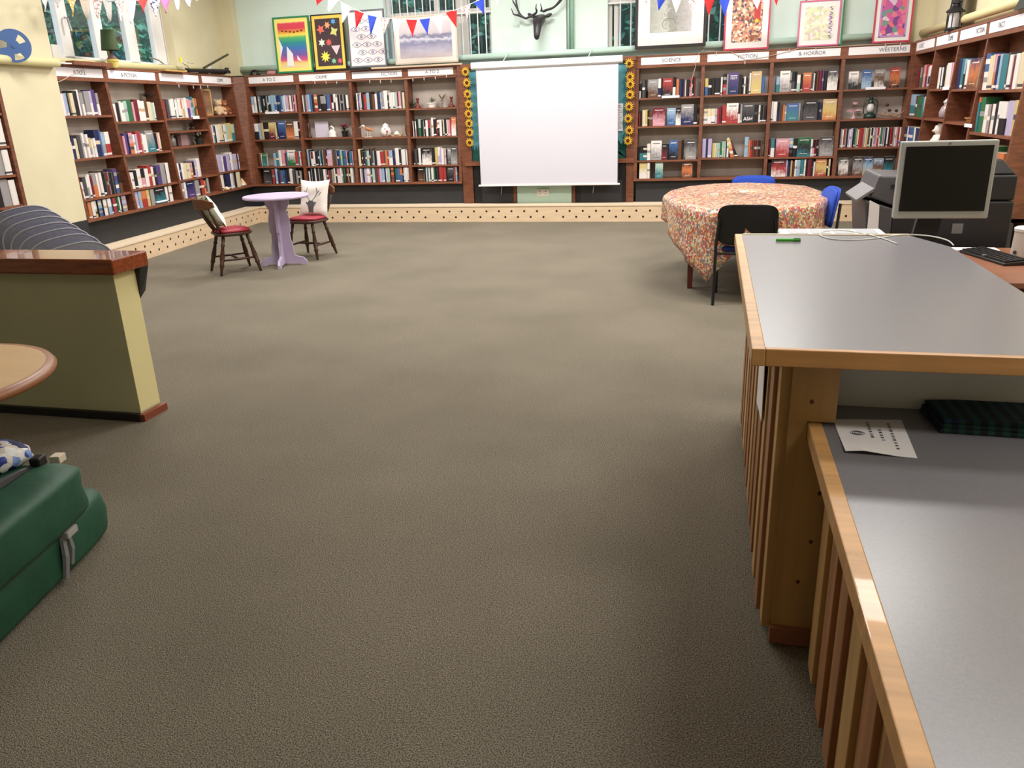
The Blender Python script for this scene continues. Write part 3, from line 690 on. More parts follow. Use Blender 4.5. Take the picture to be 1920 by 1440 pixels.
for side, lst in (('left', sl), ('right', sr)):
    for k, (x, y) in enumerate(lst):
        o = sproto if i == 0 else copy_tree(sproto); p = atY(x, y, 11.69); o.location = (p[0], 11.695, p[2]); o.rotation_euler = (0, rg.uniform(0, .4), 0); i += 1
        nm = ['topmost', 'second from top', 'third from top', 'fourth from top', 'fourth from bottom', 'third from bottom', 'second from bottom', 'lowest'][k]
        tag(o, f'yellow paper sunflower, {nm} of those {side} of the screen', 'paper flower', f'sunflowers {side} of the screen')
t = tag(MB().box(-1.36, -1.245, 11.742, 11.748, 1.23, 1.60, paper).build('notice_sheet'), 'white printed notice sheet pinned to teal board right of screen', 'notice')
b = MB()
for k in range(13): b.box(-1.345, -1.26 - .012 * (k % 3), 11.7405, 11.742, 1.27 + .023 * k, 1.275 + .023 * k, inkm)
b.box(-1.345, -1.28, 11.7405, 11.742, 1.565, 1.575, blackp); b.build('printed_lines', t)
for x0, x1, sd in ((-3.465, -2.81, 'left'), (-1.97, -1.20, 'right')):
    t = thing('cupboard', f'low black cupboard with metal handle under the screen, {sd} of socket panel', 'cupboard', (x0, 11.7, .2))
    part(MB().box(x0, x1, 11.74, 11.98, .24, .80, blackp), 'body', t)
    d = part(MB().box(x0 + .12, x1 - .04, 11.725, 11.74, .25, .56, black), 'door', t, bevel=.004)
    hx = -3.04 if sd == 'left' else -1.66
    o = MB().tube([(hx, 11.725, .38), (hx, 11.70, .385), (hx + .01, 11.70, .48), (hx + .01, 11.725, .485)], .009, chrome).build('handle', d); o.location = (0, 0, 0)
    part(MB().box((x1 - .045) if sd == 'left' else x0, x1 if sd == 'left' else x0 + .045, 11.715, 11.74, .24, .80, wood), 'edge_trim', t)
struct(MB().box(-2.80, -1.98, 11.72, 11.98, .2, .80, mintd).build('trim_10'))
t = tag(MB().box(-2.50, -2.31, 11.705, 11.72, .34, .45, mat('socket_white', (228, 224, 214), .4)).build('wall_socket', bevel=.006), 'white double wall socket on the mint panel below the screen', 'socket')
b = MB()
for x in (-2.455, -2.365): b.box(x - .008, x + .008, 11.7035, 11.705, .41, .43, grey); b.box(x - .015, x - .010, 11.7035, 11.705, .37, .385, blackp); b.box(x + .010, x + .015, 11.7035, 11.705, .37, .385, blackp)
b.build('socket_slots', t)

# ------------------------------------------------------------------ stag head
t = thing('stag_head', 'dark bronze stag head with antlers mounted on pale pilaster', 'stag head', (-2.42, 11.92, 2.7))
def sk(name, chains, mt, parent, sub=2):
    me = bpy.data.meshes.new(name); v = []; e = []; rr = []
    for ch in chains:
        st = ch[0] if isinstance(ch[0], int) else None; prev = st
        for q_ in (ch[1:] if st is not None else ch):
            v.append(q_[0]); rr.append(q_[1]); i = len(v) - 1
            if prev is not None: e.append((prev, i))
            prev = i
    me.from_pydata(v, e, []); o = bpy.data.objects.new(name, me); COL.objects.link(o)
    md = o.modifiers.new('skin', 'SKIN'); md.use_smooth_shade = True
    for i, r in enumerate(rr): me.skin_vertices[0].data[i].radius = (r, r) if not isinstance(r, tuple) else r
    me.skin_vertices[0].data[0].use_root = True
    if sub: o.modifiers.new('sub', 'SUBSURF').levels = sub; o.modifiers['sub'].render_levels = sub
    me.materials.append(mt); o.parent = parent; return o
sk('head', [[((0, 0, .02), .055), ((0, -.08, .05), .075), ((0, -.16, .06), .085), ((-.003, -.23, -.02), .072), ((-.006, -.28, -.12), .052), ((-.008, -.30, -.19), .046), ((-.008, -.30, -.235), .026)],
            [2, ((.08, -.13, .07), .016), ((.13, -.12, .085), .030), ((.175, -.11, .105), .012)], [2, ((-.08, -.13, .07), .016), ((-.13, -.12, .10), .030), ((-.17, -.11, .125), .012)]], deerm, t)
for s_ in (-1, 1):
    ld = 1 if s_ < 0 else 0
    main = [((s_ * .03, -.13, .13), .018), ((s_ * .09, -.13, .10 if ld else .15), .018), ((s_ * .19, -.14, .06 if ld else .17), .016), ((s_ * .27, -.14, .10 if ld else .22), .016), ((s_ * .31, -.14, .2 if ld else .31), .013), ((s_ * .33, -.13, .33 if ld else .42), .012), ((s_ * .30, -.12, .46), .005)]
    ch = [main, [0, ((s_ * .04, -.17, .18), .010), ((s_ * .028, -.18, .235), .004)], [3, ((s_ * .36, -.17, .12 if ld else .3), .010), ((s_ * .385, -.18, .20 if ld else .36), .004)], [4, ((s_ * .36, -.16, .28 if ld else .40), .010), ((s_ * .385, -.16, .36 if ld else .46), .004)]]
    sk('antler', ch, deerm, t, 1)
for s_ in (-1, 1):
    b = MB(); b.lathe((s_ * .058 - .003, -.205, .03), [(0, -.013), (.011, -.006), (.014, 0), (.011, .006), (0, .013)], blackp, 10); b.build('eye', t, smooth=True)
    b = MB(); b.lathe((s_ * .02 - .008, -.338, -.185), [(0, -.008), (.008, 0), (0, .008)], blackp, 8); b.build('nostril', t)

# ------------------------------------------------------------------ framed pictures standing on the cases
def disp_plane(z): return z
def picture(name, label, x0, x1, z0, z1, y, fr, matc, art, mw, fw=.022, lean=.03, extra=None, depth=.022):
    t = thing(name, label, 'picture', ((x0 + x1) / 2, y, z0)); W = x1 - x0; H = z1 - z0; t.rotation_euler = (-lean, 0, 0)
    b = MB(); h_ = W / 2
    b.box(-h_, h_, 0, depth, 0, fw, fr); b.box(-h_, h_, 0, depth, H - fw, H, fr); b.box(-h_, -h_ + fw, 0, depth, fw, H - fw, fr); b.box(h_ - fw, h_, 0, depth, fw, H - fw, fr); b.build('frame', t)
    b = MB(); b.box(-h_ + fw * .8, h_ - fw * .8, .008, depth - .004, fw * .8, H - fw * .8, matc); b.build('mount', t)
    b = MB(); m_ = fw + mw; b.box(-h_ + m_, h_ - m_, .005, .0075, m_, H - m_, art); a = b.build('artwork', t)
    if extra: extra(t, h_ - m_, m_, H - m_)
    return t
def blob(b, cx, cz, r, mt, y=.003, n=5, inner=.5, ph=0):
    pts = []
    for k in range(2 * n):
        q_ = r if k % 2 == 0 else r * inner; a = math.pi * k / n + ph; pts.append((cx + q_ * math.cos(a), y, cz + q_ * math.sin(a)))
    b.add(pts + [(cx, y - .0006, cz)], [(k, (k + 1) % (2 * n), 2 * n) for k in range(2 * n)], mt)
M_ = lambda n, c, r=.6: mat(n, c, r)
green_f = M_('green_frame', (30, 130, 80), .4); yellow_f = M_('pale_yellow_mount', (244, 226, 120)); pinkred = M_('crimson_frame', (196, 60, 84), .4)
rainbow = ramp_mat('rainbow_drawing', [(0, (236, 214, 160)), (.1, (230, 200, 120)), (.16, (214, 80, 120)), (.27, (120, 84, 160)), (.42, (60, 110, 180)), (.55, (40, 140, 140)), (.66, (80, 180, 100)), (.72, (240, 220, 90)), (.78, (226, 150, 60)), (.86, (214, 60, 80)), (.97, (220, 70, 90)), (1, (240, 220, 130))], 2, .05, 12)
def ex1(t, hw, z0, z1):
    b = MB(); L = z1 - z0
    b.add([(-hw * .55, .0025, z0 + .02), (-hw * .05, .0025, z0 + .02), (-hw * .05, .0025, z0 + L * .3), (-hw * .45, .0025, z0 + L * .48)], [(0, 1, 2, 3)], white)
    b.add([(hw * .25, .0025, z0 + L * .16), (hw * .6, .0025, z0 + L * .12), (hw * .25, .0025, z0 + L * .27)], [(0, 1, 2)], white)
    b.add([(-hw, .0025, z0 + L * .2), (-hw * .75, .0025, z0 + L * .45), (-hw, .0025, z0 + L * .66)], [(0, 1, 2)], white); b.build('cut_paper_shapes', t)
    b = MB()
    for k in range(6): b.box(-hw * .75 + k * hw * .28, -hw * .6 + k * hw * .28, .002, .0045, z0 + L * (.76 + .012 * abs(k - 3)), z0 + L * (.79 + .012 * abs(k - 3)), M_('dark_red_mark', (110, 30, 30)))
    b.build('cut_paper_shapes', t)
picture('framed_picture', 'green framed rainbow drawing, leftmost of the pictures on the far bookcases', -6.54, -5.94, 2.215, 3.0, 11.81, green_f, yellow_f, rainbow, .05, .024, extra=ex1)
chal = M_('chalkboard_paper', (70, 54, 58), .8)
def ex2(t, hw, z0, z1):
    L = z1 - z0; rr = random.Random(2)
    cols = [(230, 110, 90), (250, 170, 120), (90, 170, 230), (220, 220, 130), (240, 240, 220), (230, 90, 80), (240, 200, 210), (240, 230, 90), (130, 200, 160), (230, 90, 110)]
    pos = [(-.55, .78, .07, 5), (.0, .86, .055, 6), (.5, .93, .045, 6), (.5, .72, .075, 4), (-.55, .5, .06, 6), (.02, .5, .055, 8), (.55, .36, .085, 3), (-.35, .2, .085, 9), (.3, .1, .045, 6), (.8, .1, .045, 6)]
    for (x, z, r, n), c in zip(pos, cols):
        b = MB(); blob(b, x * hw, z0 + z * L, r, M_('crayon_%d' % c[2] + str(c[0]), c), .0025, n, .5, x); b.build('drawn_motif', t)
picture('framed_picture', 'black framed drawing of bright flowers and stars on dark paper', -5.91, -5.385, 2.225, 3.0, 11.81, blackm, M_('orange_yellow_mount', (246, 206, 84)), chal, .045, .016, extra=ex2)
def ex3(t, hw, z0, z1):
    L = z1 - z0; ol = M_('olive_line', (130, 110, 100)); pu = M_('violet_eye', (110, 96, 160)); b = MB(); e = MB()
    for r_ in range(6):
        zc = z0 + L * (.09 + .15 * r_); ncol = 3 if r_ < 3 else 2
        for c_ in range(ncol):
            xc = -hw * .62 + c_ * hw * .62 + (hw * .31 if r_ % 2 else 0); xc -= 0
            for sg in (-1, 1):
                pts = [(xc - .075 + .15 * k / 8, .0025, zc + sg * .034 * math.sin(math.pi * k / 8)) for k in range(9)]
                b.tube(pts, .0028, ol, 5)
            blob(e, xc, zc, .020, pu, .0024, 8, .92); blob(e, xc, zc, .009, white, .0016, 6, .9)
    b.build('drawn_eye_outlines', t); e.build('drawn_eyes', t)
picture('framed_picture', 'grey framed white drawing patterned with rows of violet eyes', -5.325, -4.735, 2.24, 3.02, 11.80, M_('grey_frame', (104, 104, 112), .4), white, M_('drawing_paper', (238, 234, 238)), .012, .022, extra=ex3)
sea = ramp_mat('seascape_print', [(0, (206, 192, 196)), (.2, (176, 170, 186)), (.42, (132, 132, 160)), (.52, (210, 208, 220)), (.58, (120, 120, 150)), (.66, (200, 190, 196)), (1, (222, 212, 214))], 2, .28, 7)
picture('framed_picture', 'wide pale framed seascape print under the red and blue bunting', -4.60, -3.635, 2.25, 2.90, 11.80, M_('pale_wood_frame', (222, 204, 184), .5), M_('cream_mount', (240, 232, 222)), sea, .06, .022)
stone = ramp_mat('stone_print', [(0, (168, 170, 160)), (.35, (196, 198, 190)), (.5, (150, 150, 142)), (1, (196, 192, 192))], 0, .6, 12)
def ex5(t, hw, z0, z1):
    b = MB(); b.tube([(-.02 + .09 * math.cos(a), .003, z0 + .1 + .07 * math.sin(a)) for a in [k * .5 for k in range(9)]], .003, M_('pencil_line', (120, 122, 112)), 5); b.build('drawn_curve', t)
picture('framed_picture', 'large dark framed grey stone print with wide white mount', -1.10, -.155, 2.29, 3.15, 11.79, M_('very_dark_wood', (40, 30, 28), .4), white, stone, .16, .038, extra=ex5)
coll = speckle_mat('collage_print', (206, 160, 130), [(150, 90, 70), (224, 190, 150), (236, 220, 200), (180, 120, 100), (90, 80, 90), (220, 140, 120)], 34)
def ex6(t, hw, z0, z1):
    b = MB(); b.box(hw * .45, hw * .85, .002, .0045, z0 + .25, z0 + .52, M_('red_figure', (190, 60, 60))); b.build('collage_figure', t)
    b = MB(); blob(b, hw * .62, z0 + .25, .035, M_('gold_star', (240, 210, 60)), .0012, 7, .5); b.build('collage_star', t)
picture('framed_picture', 'crimson framed collage print standing above the Fiction bay', .075, .655, 2.215, 3.05, 11.80, pinkred, white, coll, .075, .022, extra=ex6)
MB_ = speckle_mat('pale_map_drawing', (232, 222, 200), [(214, 190, 190), (206, 214, 170), (236, 232, 220), (240, 226, 190)], 26)
def ex7(t, hw, z0, z1):
    b = MB(); rr = random.Random(8)
    for k in range(7):
        zc = z0 + (z1 - z0) * (k + .5) / 7; b.tube([(hw * .8 + .02 * math.sin(j * 1.7 + k), .003, zc - .02 + .01 * j) for j in range(5)], .004, M_('blue_scribble', (90, 84, 180)), 5)
    b.build('blue_lettering', t)
picture('framed_picture', 'pink framed pale drawing with blue marks down its right side', 1.01, 1.515, 2.215, 2.765, 11.79, M_('pink_frame', (206, 104, 140), .4), white, MB_, .06, .018, extra=ex7)
picture('framed_picture', 'green framed picture mostly hidden behind the pink framed drawing', 1.08, 1.565, 2.215, 2.85, 11.835, green_f, white, MB_, .05, .02)
pq = speckle_mat('quilt_print', (206, 90, 150), [(226, 120, 140), (110, 150, 140), (120, 70, 140), (214, 190, 210), (230, 110, 120), (196, 90, 160)], 15)
def ex8(t, hw, z0, z1):
    b = MB(); g_ = M_('lilac_border', (190, 140, 200)); L = z1 - z0
    for a in ((-hw, hw, z0, z0 + .02), (-hw, hw, z1 - .02, z1), (-hw, -hw + .02, z0, z1), (hw - .02, hw, z0, z1)): b.box(a[0], a[1], .002, .0045, a[2], a[3], g_)
    b.build('painted_border', t)
picture('framed_picture', 'crimson framed pink and purple quilt print, rightmost of the far bookcase pictures', 1.925, 2.375, 2.215, 2.86, 11.80, pinkred, white, pq, .045, .02, extra=ex8)
# leaning picture seen edge-on plus black lantern on the right case
t = thing('framed_picture', 'tall dark edged canvas leaning against right wall beside the black lantern', 'picture', (2.45, 10.3, 2.21))
b = MB(); b.hexa([(0, -.30, 0), (.03, -.30, 0), (.03, .12, 0), (0, .12, 0), (.10, -.30, 1.0), (.13, -.30, 1.0), (.13, .12, 1.0), (.10, .12, 1.0)], mat('grey_canvas', (150, 140, 132), .8)); b.build('canvas', t)
b = MB(); b.tube([(-.006, -.30, 0), (.094, -.30, 1.0)], .008, blackm); b.tube([(-.006, .12, 0), (.094, .12, 1.0)], .008, blackm); b.build('frame', t)
def lantern(loc, sc, label, body, glassc, nm='lantern'):
    t = thing(nm, label, 'lantern', loc); k = sc
    b = MB(); b.lathe((0, 0, 0), [(.075 * k, 0), (.08 * k, .012 * k), (.07 * k, .03 * k)], body, 8); b.build('base', t)
    b = MB(); b.lathe((0, 0, .03 * k), [(.05 * k, 0), (.05 * k, .13 * k)], glassc, 8); b.build('glass', t)
    b = MB()
    for i in range(6):
        a = i * math.pi / 3; b.tube([(.066 * k * math.cos(a), .066 * k * math.sin(a), .02 * k), (.066 * k * math.cos(a), .066 * k * math.sin(a), .17 * k)], .005 * k, body, 5)
    b.build('cage', t)
    b = MB(); b.lathe((0, 0, .165 * k), [(.085 * k, 0), (.085 * k, .01 * k), (.035 * k, .055 * k), (.03 * k, .075 * k), (.045 * k, .08 * k), (.04 * k, .1 * k), (.01 * k, .115 * k)], body, 8); b.build('roof', t)
    b = MB(); b.tube([(.04 * k * math.cos(a), 0, .27 * k + .04 * k * math.sin(a)) for a in [math.pi * j / 8 for j in range(9)]], .004 * k, body, 5); b.build('handle', t)
    return t
candle = mat('frosted_glass', (206, 204, 206), .3)
p = RT.hit(1787, 70, -.32); lantern(RT.P(p[0], -.31, TOP + .001), 1.1, 'black metal candle lantern standing on the right wall bookcase', blackm, candle)
# radiator-like white bars (window guard) on the right wall
b = MB()
for k in range(13): b.box(2.585, 2.61, 8.55 - .11 * k, 8.60 - .11 * k, 2.42, 3.4, white)
tag(b.build('window_guard'), 'white slatted window guard on the right wall above the bookcase', 'window guard')
struct(MB().box(2.60, 2.62, 7.1, 8.7, 2.38, 3.5, gframe).build('window_4'))
tag(MB().hexa([(2.36, 7.3, 2.21), (2.40, 7.3, 2.21), (2.40, 7.95, 2.21), (2.36, 7.95, 2.21), (2.53, 7.3, 2.8), (2.57, 7.3, 2.8), (2.57, 7.72, 2.8), (2.53, 7.72, 2.8)], blackm).build('display_board'), 'black panel leaning on the right wall at the top right corner', 'panel')

# ------------------------------------------------------------------ bunting
fabm = dict(r=mat('red_cotton', (206, 34, 38), .8), b=mat('blue_cotton', (44, 72, 190), .8), w=mat('white_cotton', (236, 232, 232), .8), p=mat('pink_cotton', (226, 110, 160), .8),
            g=mat('grey_cotton', (196, 194, 190), .8), t=mat('beige_cotton', (206, 192, 178), .8),
            f=speckle_mat('floral_cotton', (236, 226, 220), [(236, 230, 226), (214, 130, 130), (150, 140, 130), (238, 230, 226), (230, 222, 214)], 70),
            y=speckle_mat('yellow_print_cotton', (226, 190, 80), [(236, 214, 140), (200, 160, 60), (240, 230, 200)], 70),
            s=mat('striped_cotton', (206, 60, 60), .8), n=speckle_mat('navy_print_cotton', (236, 236, 240), [(238, 238, 240), (40, 44, 96), (236, 236, 240)], 50))
fcn = dict(r='red flag', b='blue flag', w='white flag', p='pink flag', g='pale grey flag', t='beige flag', f='floral flag', y='yellow patterned flag', s='red green and yellow flag', n='white flag with navy print')
def bunting(F, d, flags, string, label, loc_d):
    s0, z0 = F.hit(*string[0], d); t = thing('bunting', label, 'bunting', F.P(s0, d, z0)); L0 = Vector(t.location)
    b = MB(); b.tube([F.P(*F.hit(x, y, d)[:1], d, F.hit(x, y, d)[1]) for x, y in string], .005, white, 5); o = b.build('string', t); o.location = -L0
    for x0, y0, x1, y1, xt, yt, c in flags:
        A, B, T = F.hit(x0, y0, d), F.hit(x1, y1, d), F.hit(xt, yt, d)
        b = MB(); n_ = 5; g = []
        for i in range(n_ + 1):
            u = i / n_; l = (A[0] + (T[0] - A[0]) * u, A[1] + (T[1] - A[1]) * u); r = (B[0] + (T[0] - B[0]) * u, B[1] + (T[1] - B[1]) * u)
            for j in range(4):
                v = j / 3; s_ = l[0] + (r[0] - l[0]) * v; z_ = l[1] + (r[1] - l[1]) * v
                g.append((s_, d + .012 * math.sin(v * 4 + u * 3 + x0), z_))
        for off in (0, .003): b.v += [F.P(q[0], q[1] + off, q[2]) for q in g]
        N_ = len(g)
        for i in range(n_):
            for j in range(3):
                k = i * 4 + j; b.f.append([k, k + 1, k + 5, k + 4]); b.mi.append(0); b.f.append([N_ + k + 4, N_ + k + 5, N_ + k + 1, N_ + k]); b.mi.append(0)
        b.mats.append(fabm[c]); o = b.build('flag', t, fixn=False); o.location = -L0; o['label'] = fcn[c]
def fl_(lst, w_=None): return lst
bunting(LF, .12, [(75, -6, 92, -5, 85, 22, 'w'), (99, -5, 115, -4, 108, 14, 'g'), (125, -4, 143, -2, 137, 31, 'y'), (147, -2, 167, -1, 164, 36, 't'), (172, -1, 190, 0, 184, 35, 'f'), (190, 2, 210, 2, 206, 40, 'g'),
                  (214, 2, 234, 2, 226, 42, 'f'), (234, 3, 256, 1, 246, 44, 'w'), (257, 0, 278, -2, 269, 25, 's'), (280, -2, 298, -3, 293, 31, 'n'), (300, -4, 320, -6, 311, 25, 'p'), (322, -6, 337, -9, 333, 19, 'w'), (342, -10, 358, -13, 355, 13, 'w'), (362, -14, 378, -18, 368, 2, 'n')],
        [(40, -8), (75, -6), (120, -4), (170, -1), (200, 1.5), (235, 2), (260, 0), (300, -4), (340, -10), (380, -20)], 'bunting of printed and plain cotton flags strung across the left window', 0)
BD = .35
bunting(BK, BD, [(592, -8, 607, -2, 594, 11, 'r'), (615, 0, 634, 1, 616, 23, 'w'), (639, 5, 659, 16, 642, 43, 'w'), (664, 19, 683, 25, 668, 52, 'r'), (689, 28, 707, 32, 695, 65, 'b'), (713, 33, 732, 35, 720, 64, 'f'), (735, 36, 753, 36, 743, 68, 'w'),
                 (762, 37, 782, 37, 774, 71, 'r'), (787, 37, 806, 34, 802, 66, 'b'), (810, 33, 830, 27, 827, 62, 'w'), (836, 24, 856, 18, 856, 52, 'r'), (864, 16, 883, 8, 877, 34, 'f'), (888, 5, 907, -3, 909, 28, 'b'), (922, -10, 936, -14, 934, 8, 'w')],
        [(560, -20), (600, -6), (634, 1), (660, 15), (684, 25), (710, 33), (750, 36), (785, 37), (830, 27), (860, 17), (890, 4), (915, -8), (945, -22)], 'red white blue and floral bunting strung across the barred window left of stag head', 0)
bunting(BK, BD, [(1208, -14, 1222, -10, 1211, 8, 'f'), (1231, -8, 1250, -5, 1235, 20, 'b'), (1258, -5, 1278, -4, 1268, 25, 'w'), (1288, -5, 1312, -6, 1297, 21, 'f'), (1318, -8, 1342, -8, 1329, 30, 'r'), (1346, -8, 1371, -9, 1359, 31, 'b'), (1405, -12, 1431, -14, 1420, 18, 'w'), (1447, -16, 1463, -18, 1456, 11, 'r')],
        [(1190, -18), (1240, -7), (1300, -5), (1360, -8), (1420, -13), (1470, -20)], 'red white blue bunting strung across the window right of stag head', 0)

# fairy lights
def fairy(F, d, pts, bulbs, label):
    b = MB(); P = []
    for x, y in pts:
        h_ = F.hit(x, y, d); P.append(F.P(h_[0], d, h_[1]))
    t = thing('fairy_lights', label, 'string lights', P[0]); L0 = Vector(P[0])
    b.tube(P, .0035, mat('pale_wire', (206, 178, 160), .5), 5); o = b.build('wire', t); o.location = -L0
    for x, y in bulbs:
        h_ = F.hit(x, y, d); b = MB(); q = F.P(h_[0], d, h_[1]); b.lathe((q[0], q[1], q[2] - .045), [(.001, 0), (.006, .008), (.006, .03), (.004, .045)], candle, 6); o = b.build('bulb', t); o.location = -L0
fairy(BK, -.27, [(585, 152), (640, 151), (700, 149), (760, 148), (800, 144), (862, 138)], [(590, 152), (611, 152), (631, 152), (693, 150), (713, 150), (733, 149), (774, 147), (795, 145), (816, 143), (837, 140)], 'fairy lights drooping under the sign strips left of the screen')
fairy(LF, -.20, [(90, 160), (106, 155), (118, 150), (140, 137), (158, 128)], [(158, 128)], 'loose fairy light wire over the first left wall sign')
fairy(LF, -.21, [(330, 155), (370, 159), (400, 160), (430, 158), (452, 152)], [(335, 158), (362, 160), (376, 161), (389, 160)], 'fairy lights under the sign strips near the left corner')
fairy(BK, -.26, [(1296, 176), (1297, 150), (1304, 125), (1303, 118), (1310, 100), (1320, 94)], [(1298, 158)], 'fairy light wire hanging over the Science bay')
fairy(BK, -.27, [(1322, 96), (1370, 97), (1398, 112), (1440, 106), (1500, 90), (1560, 88), (1700, 80)], [(1343, 98), (1397, 114), (1480, 92), (1530, 90), (1661, 82), (1689, 80)], 'fairy lights looped along the top of the Fiction and Westerns signs')

# ------------------------------------------------------------------ ornaments on the shelves and case tops
def shp(F, ff, x, y, back=.09):
    """point on a shelf: photo position of the object's foot at the shelf edge"""
    s_, z = F.hit(x, y, ff); return s_, z
def on(F, ff, divs, shs, bay, row, fr, back=.10):
    a = divs[bay] + .03; c = divs[bay + 1] - .03; z = (shs[bay] + [.575])[row] + .001
    return F.P(a + (c - a) * fr, ff(z + .15) - back, z)
china = mat('white_china', (232, 228, 220), .25); orng = mat('orange_glaze', (176, 96, 52), .5); redw = mat('red_brown_wood', (112, 44, 32), .4)
def lathed(nm, label, cat, loc, prof, mt, n=16, sx=1, sy=1, rz=0, group=None):
    o = MB().lathe((0, 0, 0), prof, mt, n, sx, sy).build(nm, smooth=True, loc=loc); o.rotation_euler.z = rz; return tag(o, label, cat, group)
def plant(loc, pot, pr, ph, leaf, n, L, label, seed, up=.5, nm='potted_plant', blooms=None):
    t = thing(nm, label, 'plant', loc); rr = random.Random(seed)
    if pot: MB().lathe((0, 0, 0), [(pr * .72, 0), (pr * .78, .005), (pr, ph), (pr * 1.08, ph), (pr * 1.08, ph - .012)], pot, 14).build('pot', t)
    b = MB()
    for k in range(n):
        a = rr.uniform(0, 6.28); l = L * rr.uniform(.6, 1.05); e = rr.uniform(up, 1.5)
        q = [Vector((0, 0, ph))]; d_ = Vector((math.cos(a) * math.cos(e), math.sin(a) * math.cos(e), math.sin(e)))
        for j in range(1, 4): q.append(q[0] + d_ * l * j / 3 + Vector((math.cos(a), math.sin(a), 0)) * .012 * j * j * (l / .12) * .5)
        sd = d_.cross(Vector((0, 0, 1))).normalized() * l * .10
        b.add([q[0] - sd * .3, q[0] + sd * .3, q[1] + sd, q[1] - sd, q[2] + sd * .9, q[2] - sd * .9, q[3]], [(0, 1, 2, 3), (3, 2, 4, 5), (5, 4, 6)], leaf)
    b.build('foliage', t, fixn=False)
    if blooms:
        b = MB()
        for k in range(blooms[1]):
            a = rr.uniform(0, 6.28); r = rr.uniform(0, L * .6); z = ph + L * rr.uniform(.5, 1)
            b.lathe((r * math.cos(a), r * math.sin(a), z), [(0, -.014), (.012, -.006), (.016, .004), (.006, .012)], blooms[0], 7)
        b.build('flowers', t)
    return t
# left wall
plant(LF.P(*(lambda p: (p[0], -.33, 1.87))(LF.hit(292, 190, fl))), None, .03, .0, mat('dried_brown_leaf', (70, 50, 36), .8), 40, .10, 'dried brown seed heads lying on top of the second left bay books', 3, .1, 'dried_plant')
t = thing('framed_picture', 'small wooden framed picture leaning on the top shelf of the corner bay', 'picture', on(LF, fl, ldiv, lsh, 3, 0, .16, .06)); t.rotation_euler = (0, 0, R_(95.6 - 25))
b = MB(); fm = mat('light_oak', (196, 152, 84), .5)
for a in ((-.10, -.085, 0, .36), (.085, .10, 0, .36), (-.10, .10, 0, .016), (-.10, .10, .344, .36)): b.box(a[0], a[1], 0, .02, a[2], a[3], fm)
b.build('frame', t); MB().box(-.085, .085, .004, .012, .016, .344, ramp_mat('brown_print', [(0, (150, 120, 90)), (.3, (110, 80, 60)), (.6, (140, 100, 70)), (1, (100, 66, 46))], 2, .7, 9)).build('print', t)
def bear(loc, k, mt, label, nm, rz=0):
    t = thing(nm, label, 'soft toy', loc, rz)
    MB().lathe((0, 0, 0), [(.03 * k, 0), (.055 * k, .02 * k), (.06 * k, .05 * k), (.045 * k, .095 * k), (.02 * k, .11 * k)], mt, 14).build('body', t, smooth=True)
    h_ = MB().lathe((0, -.005, .135 * k), [(0, -.045 * k), (.035 * k, -.025 * k), (.045 * k, 0), (.035 * k, .03 * k), (0, .045 * k)], mt, 14).build('head', t, smooth=True)
    for s_ in (-1, 1):
        MB().lathe((s_ * .035 * k, 0, .17 * k), [(0, -.016 * k), (.016 * k, 0), (0, .016 * k)], mt, 10).build('ear', t, smooth=True)
        MB().tube([(s_ * .045 * k, -.01, .085 * k), (s_ * .07 * k, -.04 * k, .05 * k)], [.018 * k, .014 * k], mt, 8).build('arm', t, smooth=True)
        MB().tube([(s_ * .03 * k, -.03 * k, .02 * k), (s_ * .045 * k, -.085 * k, .018 * k)], [.022 * k, .02 * k], mt, 8).build('leg', t, smooth=True)
    MB().lathe((0, -.048 * k, .128 * k), [(0, -.012 * k), (.014 * k, 0), (0, .012 * k)], mat('toy_muzzle', (220, 200, 170), .8), 8).build('muzzle', t)
    return t
bear(on(LF, fl, ldiv, lsh, 3, 0, .62), 1.25, mat('pale_plush', (206, 176, 140), .95), 'pale plush bear sitting left on the corner bay top shelf', 'teddy_bear', R_(60))
bear(on(LF, fl, ldiv, lsh, 3, 0, .80), 1.2, mat('brown_plush', (150, 84, 48), .95), 'brown plush bear sitting right on the corner bay top shelf', 'teddy_bear', R_(60))
plant(on(LF, fl, ldiv, lsh, 2, 1, .74, .1), mat('dark_pot', (60, 44, 36), .6), .035, .03, mat('dark_twig', (72, 52, 40), .8), 26, .11, 'dark twiggy plant on the narrow upper shelf of third left bay', 5, .3)
plant(on(LF, fl, ldiv, lsh, 2, 2, .86, .1), mat('green_black_pot', (26, 42, 34), .4), .055, .08, leafm, 22, .09, 'small leafy plant with white flowers in third left bay', 6, .2, blooms=(china, 12))
lathed('glass_jar', 'grey glass jar with dark stopper on the third left bay shelf', 'jar', on(LF, fl, ldiv, lsh, 2, 2, .18, .1), [(.04, 0), (.05, .01), (.052, .10), (.03, .125), (.03, .14), (.038, .145), (.02, .165), (.004, .17)], mat('smoky_glass', (110, 108, 104), .2))
t = tag(MB().box(-.09, .09, -.035, .035, 0, .15, mat('pinkish_box', (150, 120, 122), .6)).build('keepsake_box', loc=on(LF, fl, ldiv, lsh, 2, 2, .48, .12), bevel=.008), 'dusky pink box on the third left bay middle shelf', 'box'); t.rotation_euler.z = R_(95.6)
for (x, y, lb) in ((366, 218, 'third left bay'),):
    s_, z = LF.hit(x, y, fl); tag(MB().fbox(LF, s_ - .09, s_ + .09, fl(z) + .014, fl(z) + .010, z - .035, z + .005, paper).build('shelf_label'), f'white paper label stuck on top shelf edge of {lb}', 'label')
t = thing('open_book', 'open white book with teal picture propped on bottom shelf of second left bay', 'book', on(LF, fl, ldiv, lsh, 1, 3, .56, .04)); t.rotation_euler.z = R_(95.6)
